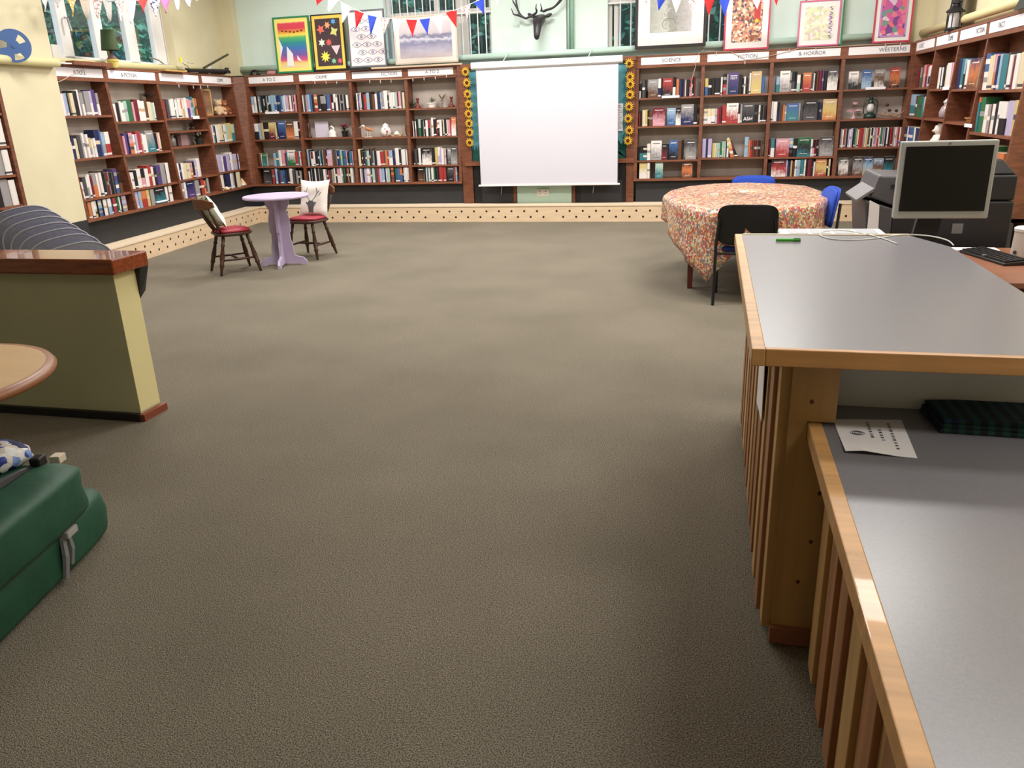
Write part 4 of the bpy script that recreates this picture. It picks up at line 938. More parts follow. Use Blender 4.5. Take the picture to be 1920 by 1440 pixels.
MB().hexa([(-.14, -.03, 0), (.14, -.03, 0), (.14, .10, 0), (-.14, .10, 0), (-.14, -.01, .02), (.14, -.01, .02), (.14, .10, .07), (-.14, .10, .07)], mat('slate_cover', (80, 84, 88), .5)).build('cover', t)
MB().hexa([(-.13, -.035, .021), (.12, -.035, .021), (.13, .08, .075), (-.12, .08, .075), (-.13, -.035, .03), (.12, -.035, .03), (.13, .08, .085), (-.12, .08, .085)], paper).build('page_block', t)
shell = mat('pale_shell', (214, 178, 140), .5)
t = thing('shell', 'pale orange shell beside the last bottom shelf books in left corner bay', 'shell', on(LF, fl, ldiv, lsh, 3, 3, .84, .06))
MB().lathe((0, 0, .0), [(.05, 0), (.06, .02), (.045, .05), (.02, .09), (.004, .12)], shell, 12, 1.2, .8).build('spire', t, smooth=True); MB().lathe((.03, -.04, .0), [(.02, 0), (.035, .02), (.02, .04)], china, 10).build('lip', t, smooth=True)
lathed('shell', 'small cream shell before the bottom shelf books in left corner bay', 'shell', on(LF, fl, ldiv, lsh, 3, 3, .14, .0), [(.03, 0), (.04, .015), (.025, .04), (.004, .05)], mat('cream_shell', (226, 206, 160), .5), 10, 1.3)
# far wall left: second shelf figures, candlesticks
t = thing('white_swan_figure', 'white china swan-like figure with dark base in the second far bay', 'ornament', on(BK, fb, bdiv, bsh, 1, 1, .54))
MB().lathe((0, 0, 0), [(.07, 0), (.075, .01), (.055, .03), (.065, .06), (.045, .10), (.02, .115)], china, 14, 1, .7).build('body', t, smooth=True)
MB().tube([(.02, 0, .09), (.03, 0, .13), (0, 0, .16), (-.03, 0, .15)], [.02, .014, .014, .01], china, 8).build('neck', t, smooth=True)
plant(on(BK, fb, bdiv, bsh, 1, 1, .80), blackp, .05, .09, leafm, 16, .10, 'potted plant with dusky red flowers in the second far bay', 9, .4, blooms=(mat('dusky_red', (130, 60, 76), .8), 22))
b = MB()
t = thing('twig_bundle', 'small brown carved figure at left end of the second far bay shelf', 'ornament', on(BK, fb, bdiv, bsh, 1, 1, .06))
MB().lathe((0, 0, 0), [(.035, 0), (.035, .02), (.018, .05), (.028, .12), (.02, .2), (.004, .24)], darkw, 10).build('figure', t, smooth=True)
tag(MB().box(-.10, .13, 0, .006, 0, .235, mat('lilac_card', (206, 200, 214), .7)).build('display_card', loc=on(BK, fb, bdiv, bsh, 1, 1, .27, .17)), 'plain pale lilac card standing in the second far bay', 'card')
t = thing('bird_figurine', 'orange and white wooden wading bird standing in the third far bay', 'bird figurine', on(BK, fb, bdiv, bsh, 2, 1, .20))
sk('body', [[((-.05, 0, .14), .018), ((-.01, 0, .125), .032), ((.05, 0, .105), .024), ((.10, 0, .085), .006)]], mat('bird_orange', (186, 124, 80), .6), t)
sk('head', [[((-.05, 0, .145), .014), ((-.075, 0, .175), .02), ((-.11, 0, .16), .005), ((-.14, 0, .135), .003)]], china, t)
for x in (-.01, .03): MB().tube([(x, 0, .1), (x - .005, 0, 0)], .004, china, 6).build('leg', t)
MB().box(-.06, .07, -.025, .025, 0, .006, china).build('stand', t)
t = thing('vase', 'round white china pot with painted fruit in the third far bay', 'vase', on(BK, fb, bdiv, bsh, 2, 1, .55))
MB().lathe((0, 0, 0), [(.045, 0), (.075, .03), (.085, .075), (.07, .12), (.045, .145), (.05, .165)], speckle_mat('painted_china', (232, 226, 218), [(232, 226, 218), (232, 228, 222), (150, 60, 60), (230, 226, 218)], 30, .3), 18).build('bowl', t, smooth=True)
MB().lathe((0, 0, .165), [(.052, 0), (.04, .014), (.012, .02), (.014, .034)], china, 14).build('lid', t, smooth=True)
t = thing('toy_boat', 'small wooden boat model right of the china pot', 'model boat', on(BK, fb, bdiv, bsh, 2, 1, .76))
MB().hexa([(-.07, -.02, 0), (.07, -.02, 0), (.07, .02, 0), (-.07, .02, 0), (-.10, -.028, .03), (.10, -.028, .03), (.10, .028, .03), (-.10, .028, .03)], shell).build('hull', t); MB().lathe((0, 0, .03), [(.05, 0), (.03, .03), (.004, .05)], china, 8).build('cabin', t)
lathed('carved_mask', 'brown carved mask leaning at right end of third far bay', 'ornament', on(BK, fb, bdiv, bsh, 2, 1, .965), [(.012, 0), (.03, .04), (.036, .1), (.024, .17), (.004, .2)], railw, 12, 1, .5)
for fr, lb in ((.14, 'left'), (.86, 'right')):
    lathed('candlestick', f'turned red wooden candlestick, the {lb} of two in bay left of screen', 'candlestick', on(BK, fb, bdiv, bsh, 3, 0, fr), [(.05, 0), (.052, .015), (.03, .03), (.02, .06), (.014, .11), (.026, .125), (.024, .145), (.01, .146)], redw, 14)
plant(on(BK, fb, bdiv, bsh, 3, 0, .02, .08), mat('dark_pot', (60, 44, 36), .6), .03, .03, leafm, 20, .12, 'small dark leafy plant at left end of the candlestick shelf', 12, .5)
plant(on(BK, fb, bdiv, bsh, 3, 0, .44), china, .07, .07, mat('grey_green_leaf', (110, 116, 96), .8), 16, .09, 'white dish of grey green sprigs between the two candlesticks', 13, .5, 'planted_dish')
plant(on(BK, fb, bdiv, bsh, 3, 0, .66), glassv, .02, .1, mat('dried_beige_leaf', (170, 150, 130), .8), 12, .12, 'thin glass with dried beige stems between dish and right candlestick', 14, .8, 'dried_flowers')
def flat_label(F, ff, x0, x1, y, label):
    a = F.hit(x0, y, ff); c = F.hit(x1, y, ff); z = (a[1] + c[1]) / 2
    tag(MB().fbox(F, a[0], c[0], ff(z) + .014, ff(z) + .010, z - .018, z + .014, paper).build('shelf_label'), label, 'label')
flat_label(BK, fb, 498, 524, 211, 'white paper label on top shelf edge of the far corner bay')
flat_label(BK, fb, 1241, 1274, 181, 'white paper label on top shelf edge of the Science bay')
flat_label(BK, fb, 1623, 1660, 165, 'white paper label on top shelf edge of the Westerns bay')
flat_label(RT, fb, 1770, 1782, 165, 'white paper label on second right wall bay shelf edge')
flat_label(RT, fb, 1811, 1825, 235, 'white paper label on third right wall bay shelf edge')
# far wall right: westerns bay shelf
t = lantern(on(BK, fb, rdiv, rsh, 3, 1, .48), .0001, '', blackm, candle); bpy.data.objects.remove(t) if not t.children else [bpy.data.objects.remove(c) for c in list(t.children)] + [bpy.data.objects.remove(t)]
t = thing('hurricane_lamp', 'dark green metal hurricane lamp in the Westerns bay', 'lantern', on(BK, fb, rdiv, rsh, 3, 1, .48)); dg = mat('dark_green_enamel', (26, 54, 46), .35)
MB().lathe((0, 0, 0), [(.075, 0), (.078, .02), (.07, .05), (.045, .06), (.03, .075)], dg, 16).build('tank', t, smooth=True)
MB().lathe((0, 0, .075), [(.03, 0), (.048, .035), (.045, .07), (.028, .11)], candle, 14).build('globe', t, smooth=True)
MB().lathe((0, 0, .185), [(.035, 0), (.035, .02), (.024, .03), (.022, .06), (.035, .065), (.01, .08)], dg, 14).build('chimney', t, smooth=True)
for s_ in (-1, 1): MB().tube([(s_ * .06, 0, .04), (s_ * .082, 0, .07), (s_ * .082, 0, .19), (s_ * .06, 0, .225), (s_ * .025, 0, .235)], .007, dg, 6).build('side_tube', t)
b = MB(); b.tube([(.085 * math.cos(a), 0, .19 + .1 * math.sin(a)) for a in [math.pi * j / 10 for j in range(11)]], .0025, blackm, 5); b.build('bail_handle', t)
t = thing('flower_ornament', 'pink glass flower ornament left of the hurricane lamp', 'ornament', on(BK, fb, rdiv, rsh, 3, 1, .22)); pk = mat('pink_glass', (206, 160, 170), .2)
MB().lathe((0, 0, 0), [(.05, 0), (.02, .02), (.008, .05), (.008, .11)], pk, 12).build('stem', t, smooth=True)
b = MB()
for k in range(7):
    a = k * .9; b.add([(0, 0, .09), (.06 * math.cos(a), .03 * math.sin(a), .12), (.11 * math.cos(a), .05 * math.sin(a), .10), (.06 * math.cos(a + .5), .03 * math.sin(a + .5), .09)], [(0, 1, 2, 3)], pk)
b.lathe((.01, 0, .16), [(0, 0), (.035, .02), (.04, .045), (.01, .05)], pk, 9); b.build('petals', t, fixn=False)
t = thing('driftwood', 'twisted pale driftwood with round seed pods right of the hurricane lamp', 'driftwood', on(BK, fb, rdiv, rsh, 3, 1, .80)); dw = mat('driftwood_grey', (150, 124, 104), .8)
sk('branch', [[((-.14, 0, .07), .012), ((-.09, 0, .025), .018), ((0, 0, .035), .02), ((.08, 0, .015), .016), ((.15, 0, .06), .008), ((.18, 0, .10), .004)], [1, ((-.06, 0, .09), .008), ((-.04, 0, .14), .005)], [3, ((.04, -.02, .01), .01)]], dw, t)
for x, z in ((-.01, .09), (.075, .085), (-.045, .16)): MB().lathe((x, 0, z), [(0, -.022), (.02, -.01), (.024, 0), (.016, .014), (0, .018)], darkw, 9).build('seed_pod', t)
# right wall shelves
t = thing('glass_jar', 'round clear glass jar with stopper in second right wall bay', 'jar', on(RT, fb, xdiv, xsh, 1, 1, .62))
MB().lathe((0, 0, 0), [(.05, 0), (.075, .02), (.08, .07), (.06, .12), (.035, .14), (.04, .155)], mat('violet_grey_glass', (160, 144, 148), .15), 16).build('bowl', t, smooth=True)
MB().lathe((0, 0, .155), [(.04, 0), (.05, .02), (.03, .04), (.012, .06)], candle, 12).build('stopper', t, smooth=True)
plant(on(RT, fb, xdiv, xsh, 2, 1, .72), mat('woven_tan', (170, 120, 74), .8), .08, .05, mat('dried_tan_leaf', (176, 128, 84), .8), 14, .10, 'tan woven dish with dried leaves in third right wall bay', 21, .1, 'dried_arrangement')
bear(on(RT, fb, xdiv, xsh, 1, 2, .55), 1.5, mat('cow_plush', (226, 214, 208), .95), 'pale pink and white plush toy behind the monitor top', 'plush_bear', R_(-90))
lathed('purple_bowl', 'small purple bowl on third right wall bay behind the monitor', 'bowl', on(RT, fb, xdiv, xsh, 2, 2, .3), [(.03, 0), (.06, .02), (.075, .05), (.07, .05)], BM['u'], 14)
# on top of the left case
def top_at(x, y, d=-.26, F=LF):
    s_ = F.hit(x, y, d)[0]; return F.P(s_, d, TOP + .001)
t = thing('table_lamp', 'green shaded lamp in a yellow pot on the left bookcase before the window', 'lamp', top_at(214, 130, -.21))
MB().lathe((0, 0, 0), [(.045, 0), (.062, .07), (.07, .072), (.07, .09), (.05, .09)], mat('yellow_pot', (224, 204, 110), .5), 14).build('pot', t, smooth='auto')
MB().lathe((0, 0, .088), [(.062, 0), (.05, .02), (.02, .05), (.018, .13)], mat('lamp_base_brown', (112, 82, 70), .5), 12).build('base', t, smooth=True)
b = MB(); b.ring([[(r * math.cos(2 * math.pi * k / 20), r * math.sin(2 * math.pi * k / 20), z) for k in range(20)] for r, z in ((.10, .19), (.07, .41), (.066, .41), (.096, .19))], mat('olive_shade', (58, 76, 42), .8), cap=False); b.build('lamp_shade', t, smooth=True)
tag(MB().fbox(LF, LF.hit(133, 135, -.2)[0], LF.hit(205, 135, -.2)[0], -.14, -.24, TOP + .001, TOP + .04, woodh).build('wooden_tray'), 'flat brown wooden tray lying on the left bookcase top', 'tray')
tag(MB().fbox(LF, LF.hit(93, 135, -.2)[0], LF.hit(130, 135, -.2)[0], -.15, -.24, TOP + .001, TOP + .014, white).build('white_shelf_strip'), 'thin white strip lying at the near end of left bookcase top', 'strip')
tag(MB().fbox(LF, LF.hit(305, 137, -.2)[0], LF.hit(345, 137, -.2)[0], -.15, -.27, TOP + .001, TOP + .018, fm).build('wooden_board'), 'pale wooden board lying beside the tangle of cables', 'board')
tag(MB().fbox(LF, LF.hit(103, 118, -.47)[0], LF.hit(121, 118, -.47)[0], -.470, -.485, 2.285, 2.43, white).build('greeting_card'), 'white card standing at the left end of window sill', 'card')
t = thing('camera_tripod', 'folded black tripod lying with cables on the left bookcase top', 'tripod', top_at(395, 134, -.24)); L0 = Vector(t.location)
tt = lambda s_, d, z: tuple(Vector(LF.P(s_, d, z)) - L0)
s0 = LF.hit(350, 133, -.24)[0]; s1 = LF.hit(422, 133, -.24)[0]
for k, (a, z0, z1) in enumerate(((0, .04, .10), (.03, .03, .06), (.06, .05, .03))): MB().tube([tt(s0 + a, -.20 - .04 * k, TOP + z0), tt(s1 + .02 * k, -.19 - .04 * k, TOP + z1 * .5 + .02)], .017, blackm, 8).build('leg', t)
MB().tube([tt(s0 + .45, -.22, TOP + .08), tt(s1 + .12, -.22, TOP + .30)], .016, mat('olive_black', (60, 56, 30), .5), 8).build('pan_handle', t)
MB().fbox(LF, 0, 0, 0, 0, 0, 0, grey)
b = MB(); b.lathe((0, 0, 0), [(.05, 0), (.05, .03), (.03, .05), (.03, .08)], blackp, 12); o = b.build('head', t); o.location = tt(s1 + .02, -.22, TOP + .03)
b = MB(); b.lathe((0, 0, 0), [(.04, 0), (.04, .10)], white, 12); b.lathe((.0, .0, .0), [(.041, .04), (.041, .05)], grey, 12); tag(b.build('white_tub', loc=LF.P(s1 - .28, -.33, TOP + .02)), 'small white tub behind the folded tripod', 'tub')
t = thing('cable', 'pale and yellow cable curling beside the folded tripod', 'cable', top_at(340, 120)); L0 = Vector(t.location)
MB().tube([tt(LF.hit(338, 110, -.25)[0], -.25, TOP + .20), tt(LF.hit(340, 120, -.25)[0], -.25, TOP + .13)], [.014, .02], mat('yellow_plug', (230, 210, 50), .5), 8).build('plug', t)
MB().tube([tt(LF.hit(x, 120, -.25)[0], -.25 + .02 * math.sin(x), TOP + z) for x, z in ((340, .13), (348, .10), (356, .06), (366, .015), (352, .012), (344, .05), (347, .14), (360, .13))], .008, mat('beige_cable', (196, 190, 170), .5), 6).build('cord', t)
t = thing('black_headphones', 'small black coiled thing on the far left corner of bookcase top', 'headphones', BK.P(BK.hit(477, 135, -.35)[0], -.35, TOP + .001)); b = MB()
b.tube([(.06 * math.cos(a), 0, .012 + .06 * math.sin(a)) for a in [math.pi * j / 8 for j in range(9)]], .014, blackp, 7); b.build('band', t)
for s_ in (-1, 1): MB().lathe((s_ * .06, 0, .0), [(.03, 0), (.034, .015), (.02, .03)], blackp, 10).build('ear_cup', t)
tag(MB().box(-.06, .07, -.04, .04, 0, .05, mat('dusty_pink', (190, 130, 130), .8)).build('pink_pouch', loc=BK.P(BK.hit(508, 132, -.35)[0], -.36, TOP + .001), bevel=.015), 'dusty pink pouch left of the green framed picture', 'pouch')
tag(MB().box(-5.32, -4.95, 11.70, 11.74, TOP + .001, TOP + .02, blackp).build('black_tray'), 'thin black tray under the eye patterned picture', 'tray')
tag(MB().box(-4.98, -3.55, 11.70, 11.735, TOP + .001, TOP + .022, mat('pale_batten_wood', (214, 190, 160), .6)).build('wooden_batten'), 'long pale wooden batten lying in front of the seascape print', 'batten')
# blue reel disc at the top left, resting on the cream pipe
t = thing('film_reel', 'blue plastic reel disc with cut-out holes standing on the pipe at top left', 'reel', (0, 0, 0)); bd = mat('blue_plastic', (66, 100, 158), .5)
a_ = LF.hit(27, 92, -.02); c0 = LF.P(a_[0], -.02, a_[1] + .03); t.location = c0; t.rotation_euler.z = R_(52)
b = MB(); Rr = .235; N_ = 48; bmn = bmesh.new(); 
def disc_with_holes(R, holes, th, mt):
    b = MB(); n = 60
    # build radial grid and drop the faces inside the holes
    rs = [0.0001] + [R * i / 14 for i in range(1, 15)]
    def inside(x, z):
        for (a, r0, r1, w_) in holes:
            r = math.hypot(x, z); g = (math.atan2(z, x) - a + math.pi) % (2 * math.pi) - math.pi
            if r0 < r < r1 and abs(g) < w_: return True
        return False
    keep = {}
    for i in range(14):
        for k in range(n):
            rm = (rs[i] + rs[i + 1]) / 2; am = 2 * math.pi * (k + .5) / n
            keep[i, k] = not inside(rm * math.cos(am), rm * math.sin(am))
    P = lambda i, k, y: (rs[i] * math.cos(2 * math.pi * k / n), y, rs[i] * math.sin(2 * math.pi * k / n))
    for (i, k), v in keep.items():
        if not v: continue
        k2 = k + 1
        b.add([P(i, k, 0), P(i + 1, k, 0), P(i + 1, k2, 0), P(i, k2, 0), P(i, k, th), P(i + 1, k, th), P(i + 1, k2, th), P(i, k2, th)],
              [(0, 1, 2, 3), (7, 6, 5, 4)] + ([(1, 2, 6, 5)] if i == 13 or not keep[i + 1, k] else []) + ([(0, 3, 7, 4)] if i and not keep[i - 1, k] else []) +
              ([(0, 1, 5, 4)] if not keep[i, (k - 1) % n] else []) + ([(3, 2, 6, 7)] if not keep[i, (k + 1) % n] else []), mt)
    return b
disc_with_holes(.15, [(R_(38), .05, .115, .38), (R_(172), .05, .115, .38), (R_(-75), .07, .13, .4)], .025, bd).build('flange', t, fixn=False)
b = MB(); b.ring([[(r * math.cos(2 * math.pi * k / 24), y, r * math.sin(2 * math.pi * k / 24)) for k in range(24)] for r, y in ((.02, -.008), (.02, .033))], bd); b.build('hub', t)

# ------------------------------------------------------------------ wooden spindle chairs, lavender table, cushions
def spindle_chair(label, loc, rz):
    """faces +Y locally"""
    t = thing('spindle_chair', label, 'chair', loc, rz, None)
    n = 24; out = []
    for k in range(n):
        a = 2 * math.pi * k / n; x, y = math.cos(a), math.sin(a); e = .62
        out.append((.215 * math.copysign(abs(x) ** e, x), .205 * math.copysign(abs(y) ** e, y) * (1 if y > 0 else .94)))
    b = MB(); b.ring([[(x * s_, y * s_, z) for x, y in out] for s_, z in ((.90, .405), (1, .418), (1, .432), (.96, .44))], darkw); b.build('seat', t, smooth='auto')
    b = MB(); b.ring([[(x * s_, y * s_, z) for x, y in out] for s_, z in ((.88, .4405), (.91, .452), (.86, .468), (.70, .475))], redv); o = b.build('seat_pad', t, smooth=True)
    def turned(p, q, r, nm):
        p, q = Vector(p), Vector(q); pr = [(0, .75), (.08, 1), (.2, .8), (.24, 1.25), (.28, .8), (.55, 1.35), (.7, 1.1), (.74, 1.4), (.78, .95), (.92, .75), (1, .6)]
        b = MB(); b.tube([p + (q - p) * u for u, _ in pr], [r * k for _, k in pr], darkw, 10); return b.build(nm, t, smooth=True)
    tp = [(-.13, .13), (.13, .13), (-.13, -.12), (.13, -.12)]; ft = [(-.20, .21), (.20, .21), (-.20, -.22), (.20, -.22)]
    for (x, y), (u, v) in zip(tp, ft): turned((x, y, .41), (u, v, 0), .020, 'leg')
    f_ = .62
    at = lambda i: Vector((tp[i][0] + (ft[i][0] - tp[i][0]) * f_, tp[i][1] + (ft[i][1] - tp[i][1]) * f_, .41 * (1 - f_)))
    for i, j in ((0, 2), (1, 3)): b = MB(); a, c = at(i), at(j); b.tube([a, (a + c) / 2, c], [.009, .013, .009], darkw, 8); b.build('stretcher', t, smooth=True)
    a = (at(0) + at(2)) / 2; c = (at(1) + at(3)) / 2; b = MB(); b.tube([a, (a + c) / 2, c], [.009, .014, .009], darkw, 8); b.build('stretcher', t, smooth=True)
    # curved top rail
    rail = []; m_ = 13
    for k in range(m_):
        u = -1 + 2 * k / (m_ - 1); rail.append(Vector((.265 * u, -.32 + .12 * u * u, .755)))
    b = MB(); rings = []
    for k, p in enumerate(rail):
        h_ = .056 if 1 < k < m_ - 2 else (.042 if k in (1, m_ - 2) else .028)
        tn = (rail[min(k + 1, m_ - 1)] - rail[max(k - 1, 0)]).normalized(); nn = Vector((-tn.y, tn.x, 0)) * .012; rings.append([p - nn + Vector((0, 0, -h_)), p + nn + Vector((0, .0, -h_)), p + nn + Vector((0, -.012, h_)), p - nn + Vector((0, -.012, h_))])
    b.ring([[tuple(v) for v in r] for r in rings], railw); b.build('top_rail', t, bevel=.006)
    for u in (-.85, -.45, 0, .45, .85):
        p = Vector((.17 * u, -.165 + .03 * abs(u), .44)); q = Vector((.245 * u, -.32 + .10 * u * u, .71)); r = .013 if abs(u) > .8 else .009
        b = MB(); b.tube([p, p + (q - p) * .3, p + (q - p) * .6, q], [r * .8, r * 1.3, r, r * .7], darkw, 8); b.build('spindle', t, smooth=True)
    return t
C1 = onz(443, 497); C1 = (-5.05, 7.68)
ch1 = spindle_chair('dark spindle chair left of lavender table, its back towards the camera', (C1[0], C1[1], 0), R_(48 - 90))
C2 = (-4.60, 8.60)
ch2 = spindle_chair('dark spindle chair behind lavender table, facing the camera', (C2[0], C2[1], 0), R_(-95 - 90))
def cushion(label, chair_loc, rz, w_, h_, mt, lean, y0=-.17, zc=.478, deer=None, back=None, tw=0, xo=0):
    t = thing('cushion', label, 'cushion', (chair_loc[0], chair_loc[1], 0), rz); n = 12; b = MB(); g = {}
    def pt(i, j, sd):
        u = -1 + 2 * i / n; v = -1 + 2 * j / n
        e = max(0, (1 - u ** 4)) * max(0, (1 - v ** 4)); th = .065 * e ** .6 * sd
        ex = 1 + .05 * (abs(u) * abs(v)) ** 3 - .06 * (1 - abs(u) ** 2) * (abs(v) ** 6) - .06 * (1 - abs(v) ** 2) * abs(u) ** 6
        x = u * w_ / 2 * ex; z = v * h_ / 2 * ex + h_ / 2; th += .004 * math.sin(9 * v + 3 * u) * e
        return (xo + x * math.cos(tw) - z * math.sin(tw), y0 - th * math.cos(lean) - z * math.sin(lean) + .0, zc + z * math.cos(lean) * math.cos(tw) + x * math.sin(tw) + .012)
    for sd, mm in ((1, back or mt), (-1, mt)):
        o = len(b.v); b.v += [pt(i, j, sd) for i in range(n + 1) for j in range(n + 1)]; mi = b.m(mm)
        for i in range(n):
            for j in range(n):
                k = o + i * (n + 1) + j; f = [k, k + 1, k + n + 2, k + n + 1]; b.f.append(f if sd > 0 else f[::-1]); b.mi.append(mi)
    o = b.build('cover', t, smooth=True, fixn=False)
    if deer:
        b = MB(); P = lambda x, z: (xo + x, y0 + .066 * (1 - (2 * x / w_) ** 4) ** .6 * (1 - (2 * (z - h_ / 2) / h_) ** 4) ** .6 + .004 - z * math.sin(lean), zc + z * math.cos(lean) + .012)
        dk = mat('print_grey', (84, 82, 86), .8)
        poly = [(-.03, .05), (.03, .05), (.035, .12), (.055, .15), (.075, .175), (.04, .17), (.03, .19), (-.02, .19), (-.04, .17), (-.07, .175), (-.05, .145), (-.035, .12)]
        for q in (poly,): b.add([P(x, z) for x, z in q], [tuple(range(len(q)))], dk)
        for s_ in (-1, 1):
            for path in ([(.015, .19), (.05, .23), (.075, .28), (.06, .34)], [(.05, .23), (.10, .25), (.12, .29)], [(.07, .27), (.10, .31)]):
                for i in range(len(path) - 1):
                    (x0, z0), (x1, z1) = path[i], path[i + 1]; b.add([P(s_ * x0 - .004, z0), P(s_ * x0 + .004, z0), P(s_ * x1 + .004, z1), P(s_ * x1 - .004, z1)], [(0, 1, 2, 3)], dk)
        b.build('printed_stag_head', t, fixn=False)
    return t
linen = mat('cream_linen', (226, 218, 212), .9, .05, 10, bump=.2)
cushion('cream cushion printed with grey stag head on the chair behind lavender table', C2, R_(-95 - 90), .38, .42, linen, .30, -.085, zc=.452, deer=True, xo=-.02)
cushion('white and green printed cushion behind the spindles of the left chair', C1, R_(48 - 90), .34, .38, linen, .42, -.085, back=speckle_mat('leafy_cushion_print', (196, 200, 180), [(206, 206, 190), (150, 166, 130), (214, 214, 200), (120, 136, 100)], 16), tw=.12)
# lavender table
TC = onz(534, 497); TZ = zabove(TC, 514, 366)
t = thing('round_table', 'lavender painted round pedestal table between the two spindle chairs', 'table', (TC[0], TC[1], 0)); t.rotation_euler.z = R_(16)
b = MB(); n = 48; b.ring([[(r * math.cos(2 * math.pi * k / n), r * math.sin(2 * math.pi * k / n), z) for k in range(n)] for r, z in ((.34, TZ - .03), (.355, TZ - .024), (.358, TZ - .012), (.35, TZ))], lav); b.build('tabletop', t, smooth='auto')
prof = [(.13, TZ - .03), (.13, TZ - .10), (.095, TZ - .16), (.10, TZ - .20), (.115, TZ - .26), (.115, TZ - .40), (.10, TZ - .42), (.105, TZ - .50), (.12, .22), (.125, .12), (.15, .10), (.22, .085), (.26, .04), (.26, 0), (.20, 0), (.17, .02), (0, .02)]
poly = prof + [(-x, z) for x, z in reversed(prof[:-1])]
for ax in (0, 1):
    f = (lambda o: (lambda p: (p[0], o, p[1]))) if ax == 0 else (lambda o: (lambda p: (o, p[0], p[1])))
    b = MB(); b.prism(poly, f(-.014), f(.014), lav); b.build('pedestal_panel', t)

# ------------------------------------------------------------------ tablecloth table and office chairs
rimpx = [(1245, 366), (1258, 357), (1290, 349), (1340, 344), (1400, 342), (1460, 344), (1510, 348), (1540, 358), (1552, 372), (1530, 383), (1470, 391), (1400, 394), (1330, 392), (1275, 382)]
drop = [.22, .2, .2, .2, .2, .2, .2, .24, .26, .30, .27, .26, .60, .40]
rim = [onz(x, y, .765) for x, y in rimpx]; cen = sum(rim) / len(rim)
t = thing('dining_table', 'large round table with dark red legs under the floral tablecloth', 'table', (cen[0], cen[1], 0))
n = 36; b = MB(); b.ring([[((cen[0] * 0 + .60 * math.cos(2 * math.pi * k / n)), .95 * math.sin(2 * math.pi * k / n), z) for k in range(n)] for z in (.735, .755)], redw); b.build('tabletop', t)
for px, py in ((1293, 540), (1307, 505), (1500, 520), (1510, 480)):
    p = onz(px, py) if px < 1400 else None
    x, y = (p[0] - cen[0], p[1] - cen[1]) if p is not None else ((.42, -.62) if px == 1500 else (.42, .25))
    b = MB(); b.ring([[(x + s_ * dx, y + s_ * dy, z) for dx, dy in ((-1, -1), (1, -1), (1, 1), (-1, 1))] for s_, z in ((.022, 0), (.032, .735))], redw); b.build('leg', t)
floral = speckle_mat('floral_tablecloth', (200, 90, 60), [(216, 200, 170), (176, 70, 66), (204, 158, 100), (112, 124, 146), (196, 134, 112), (216, 196, 140), (124, 136, 96), (184, 96, 110), (222, 212, 194)], 66, .28)
N_ = 84; ring0 = []; dr = []
for k in range(N_):
    u = k / N_ * len(rim); i = int(u); f = u - i; a, c = rim[i], rim[(i + 1) % len(rim)]; ring0.append(a + (c - a) * f); dr.append(drop[i] + (drop[(i + 1) % len(rim)] - drop[i]) * f)
rings = [[tuple(cen * .0 + cen + (p - cen) * s_ + np.array([0, 0, 0])) for p in ring0] for s_ in (.02, .5, .94)]
rings = [[(p[0], p[1], .768) for p in r] for r in rings]
rings.append([(p[0], p[1], .764) for p in ring0])
for j in range(1, 8):
    u = j / 7; r = []
    for k, p in enumerate(ring0):
        o = (p - cen)[:2]; o = o / np.linalg.norm(o); wv = (.022 * math.sin(k * 2 * math.pi / N_ * 17) + .012 * math.sin(k * 2 * math.pi / N_ * 31 + 1)) * u
        r.append((p[0] + o[0] * (.012 + wv), p[1] + o[1] * (.012 + wv), .764 - dr[k] * u))
    rings.append(r)
b = MB(); b.ring(rings, floral, cap=False); o = b.build('tablecloth', smooth=True, fixn=False)
md = o.modifiers.new('th', 'SOLIDIFY'); md.thickness = .002
tag(o, 'multicoloured floral cloth draped with hanging corners over the large table', 'tablecloth')
p = onz(1340, 364, .771); tag(MB().box(p[0] - .04, p[0] + .03, p[1] - .03, p[1] + .03, .7705, .773, paper).build('paper_scrap'), 'small white paper scrap lying on the floral tablecloth', 'paper')
def office_chair(label, loc, rz, seatm, shellm, legm, group=None, top=.82):
    """faces +Y locally"""
    t = thing('stacking_chair', label, 'chair', loc, rz, group)
    def pad(cx, cy, cz, hw, hh, th, mt, axis, nm, r=.09, curve=0):
        n = 32; out = []
        for k in range(n):
            a = 2 * math.pi * k / n; x, y = math.cos(a), math.sin(a); e = .42; out.append((hw * math.copysign(abs(x) ** e, x), hh * math.copysign(abs(y) ** e, y)))
        b = MB(); rr = []
        for s_, o in ((.93, -th / 2), (1, -th / 4), (1, th / 4), (.93, th / 2)):
            if axis == 'z': rr.append([(cx + x * s_, cy + y * s_, cz + o) for x, y in out])
            else: rr.append([(cx + x * s_, cy + o - curve * (x / hw) ** 2 * -1 - .16 * (y * s_), cz + y * s_) for x, y in out])
        b.ring(rr, mt); return b.build(nm, t, smooth='auto')
    pad(0, .02, .45, .235, .215, .05, seatm, 'z', 'seat')
    pad(0, -.235, top - .17, .235, .165, .022, shellm, 'y', 'back_shell', curve=.03)
    pad(0, -.212, top - .17, .222, .152, .026, seatm, 'y', 'backrest', curve=.03)
    for s_ in (-1, 1):
        MB().tube([(s_ * .235, .20, 0), (s_ * .235, .19, .41), (s_ * .235, -.18, .43)], .013, legm, 8).build('front_leg', t)
        MB().tube([(s_ * .235, -.27, 0), (s_ * .235, -.225, .43), (s_ * .235, -.225, .5), (s_ * .215, -.245, top - .12)], .013, legm, 8).build('rear_leg', t)
    MB().tube([(-.235, .19, .41), (.235, .19, .41)], .011, legm, 8).build('crossbar', t); MB().tube([(-.235, -.225, .42), (.235, -.225, .42)], .011, legm, 8).build('crossbar', t)
    return t
fc = onz(1337, 572)
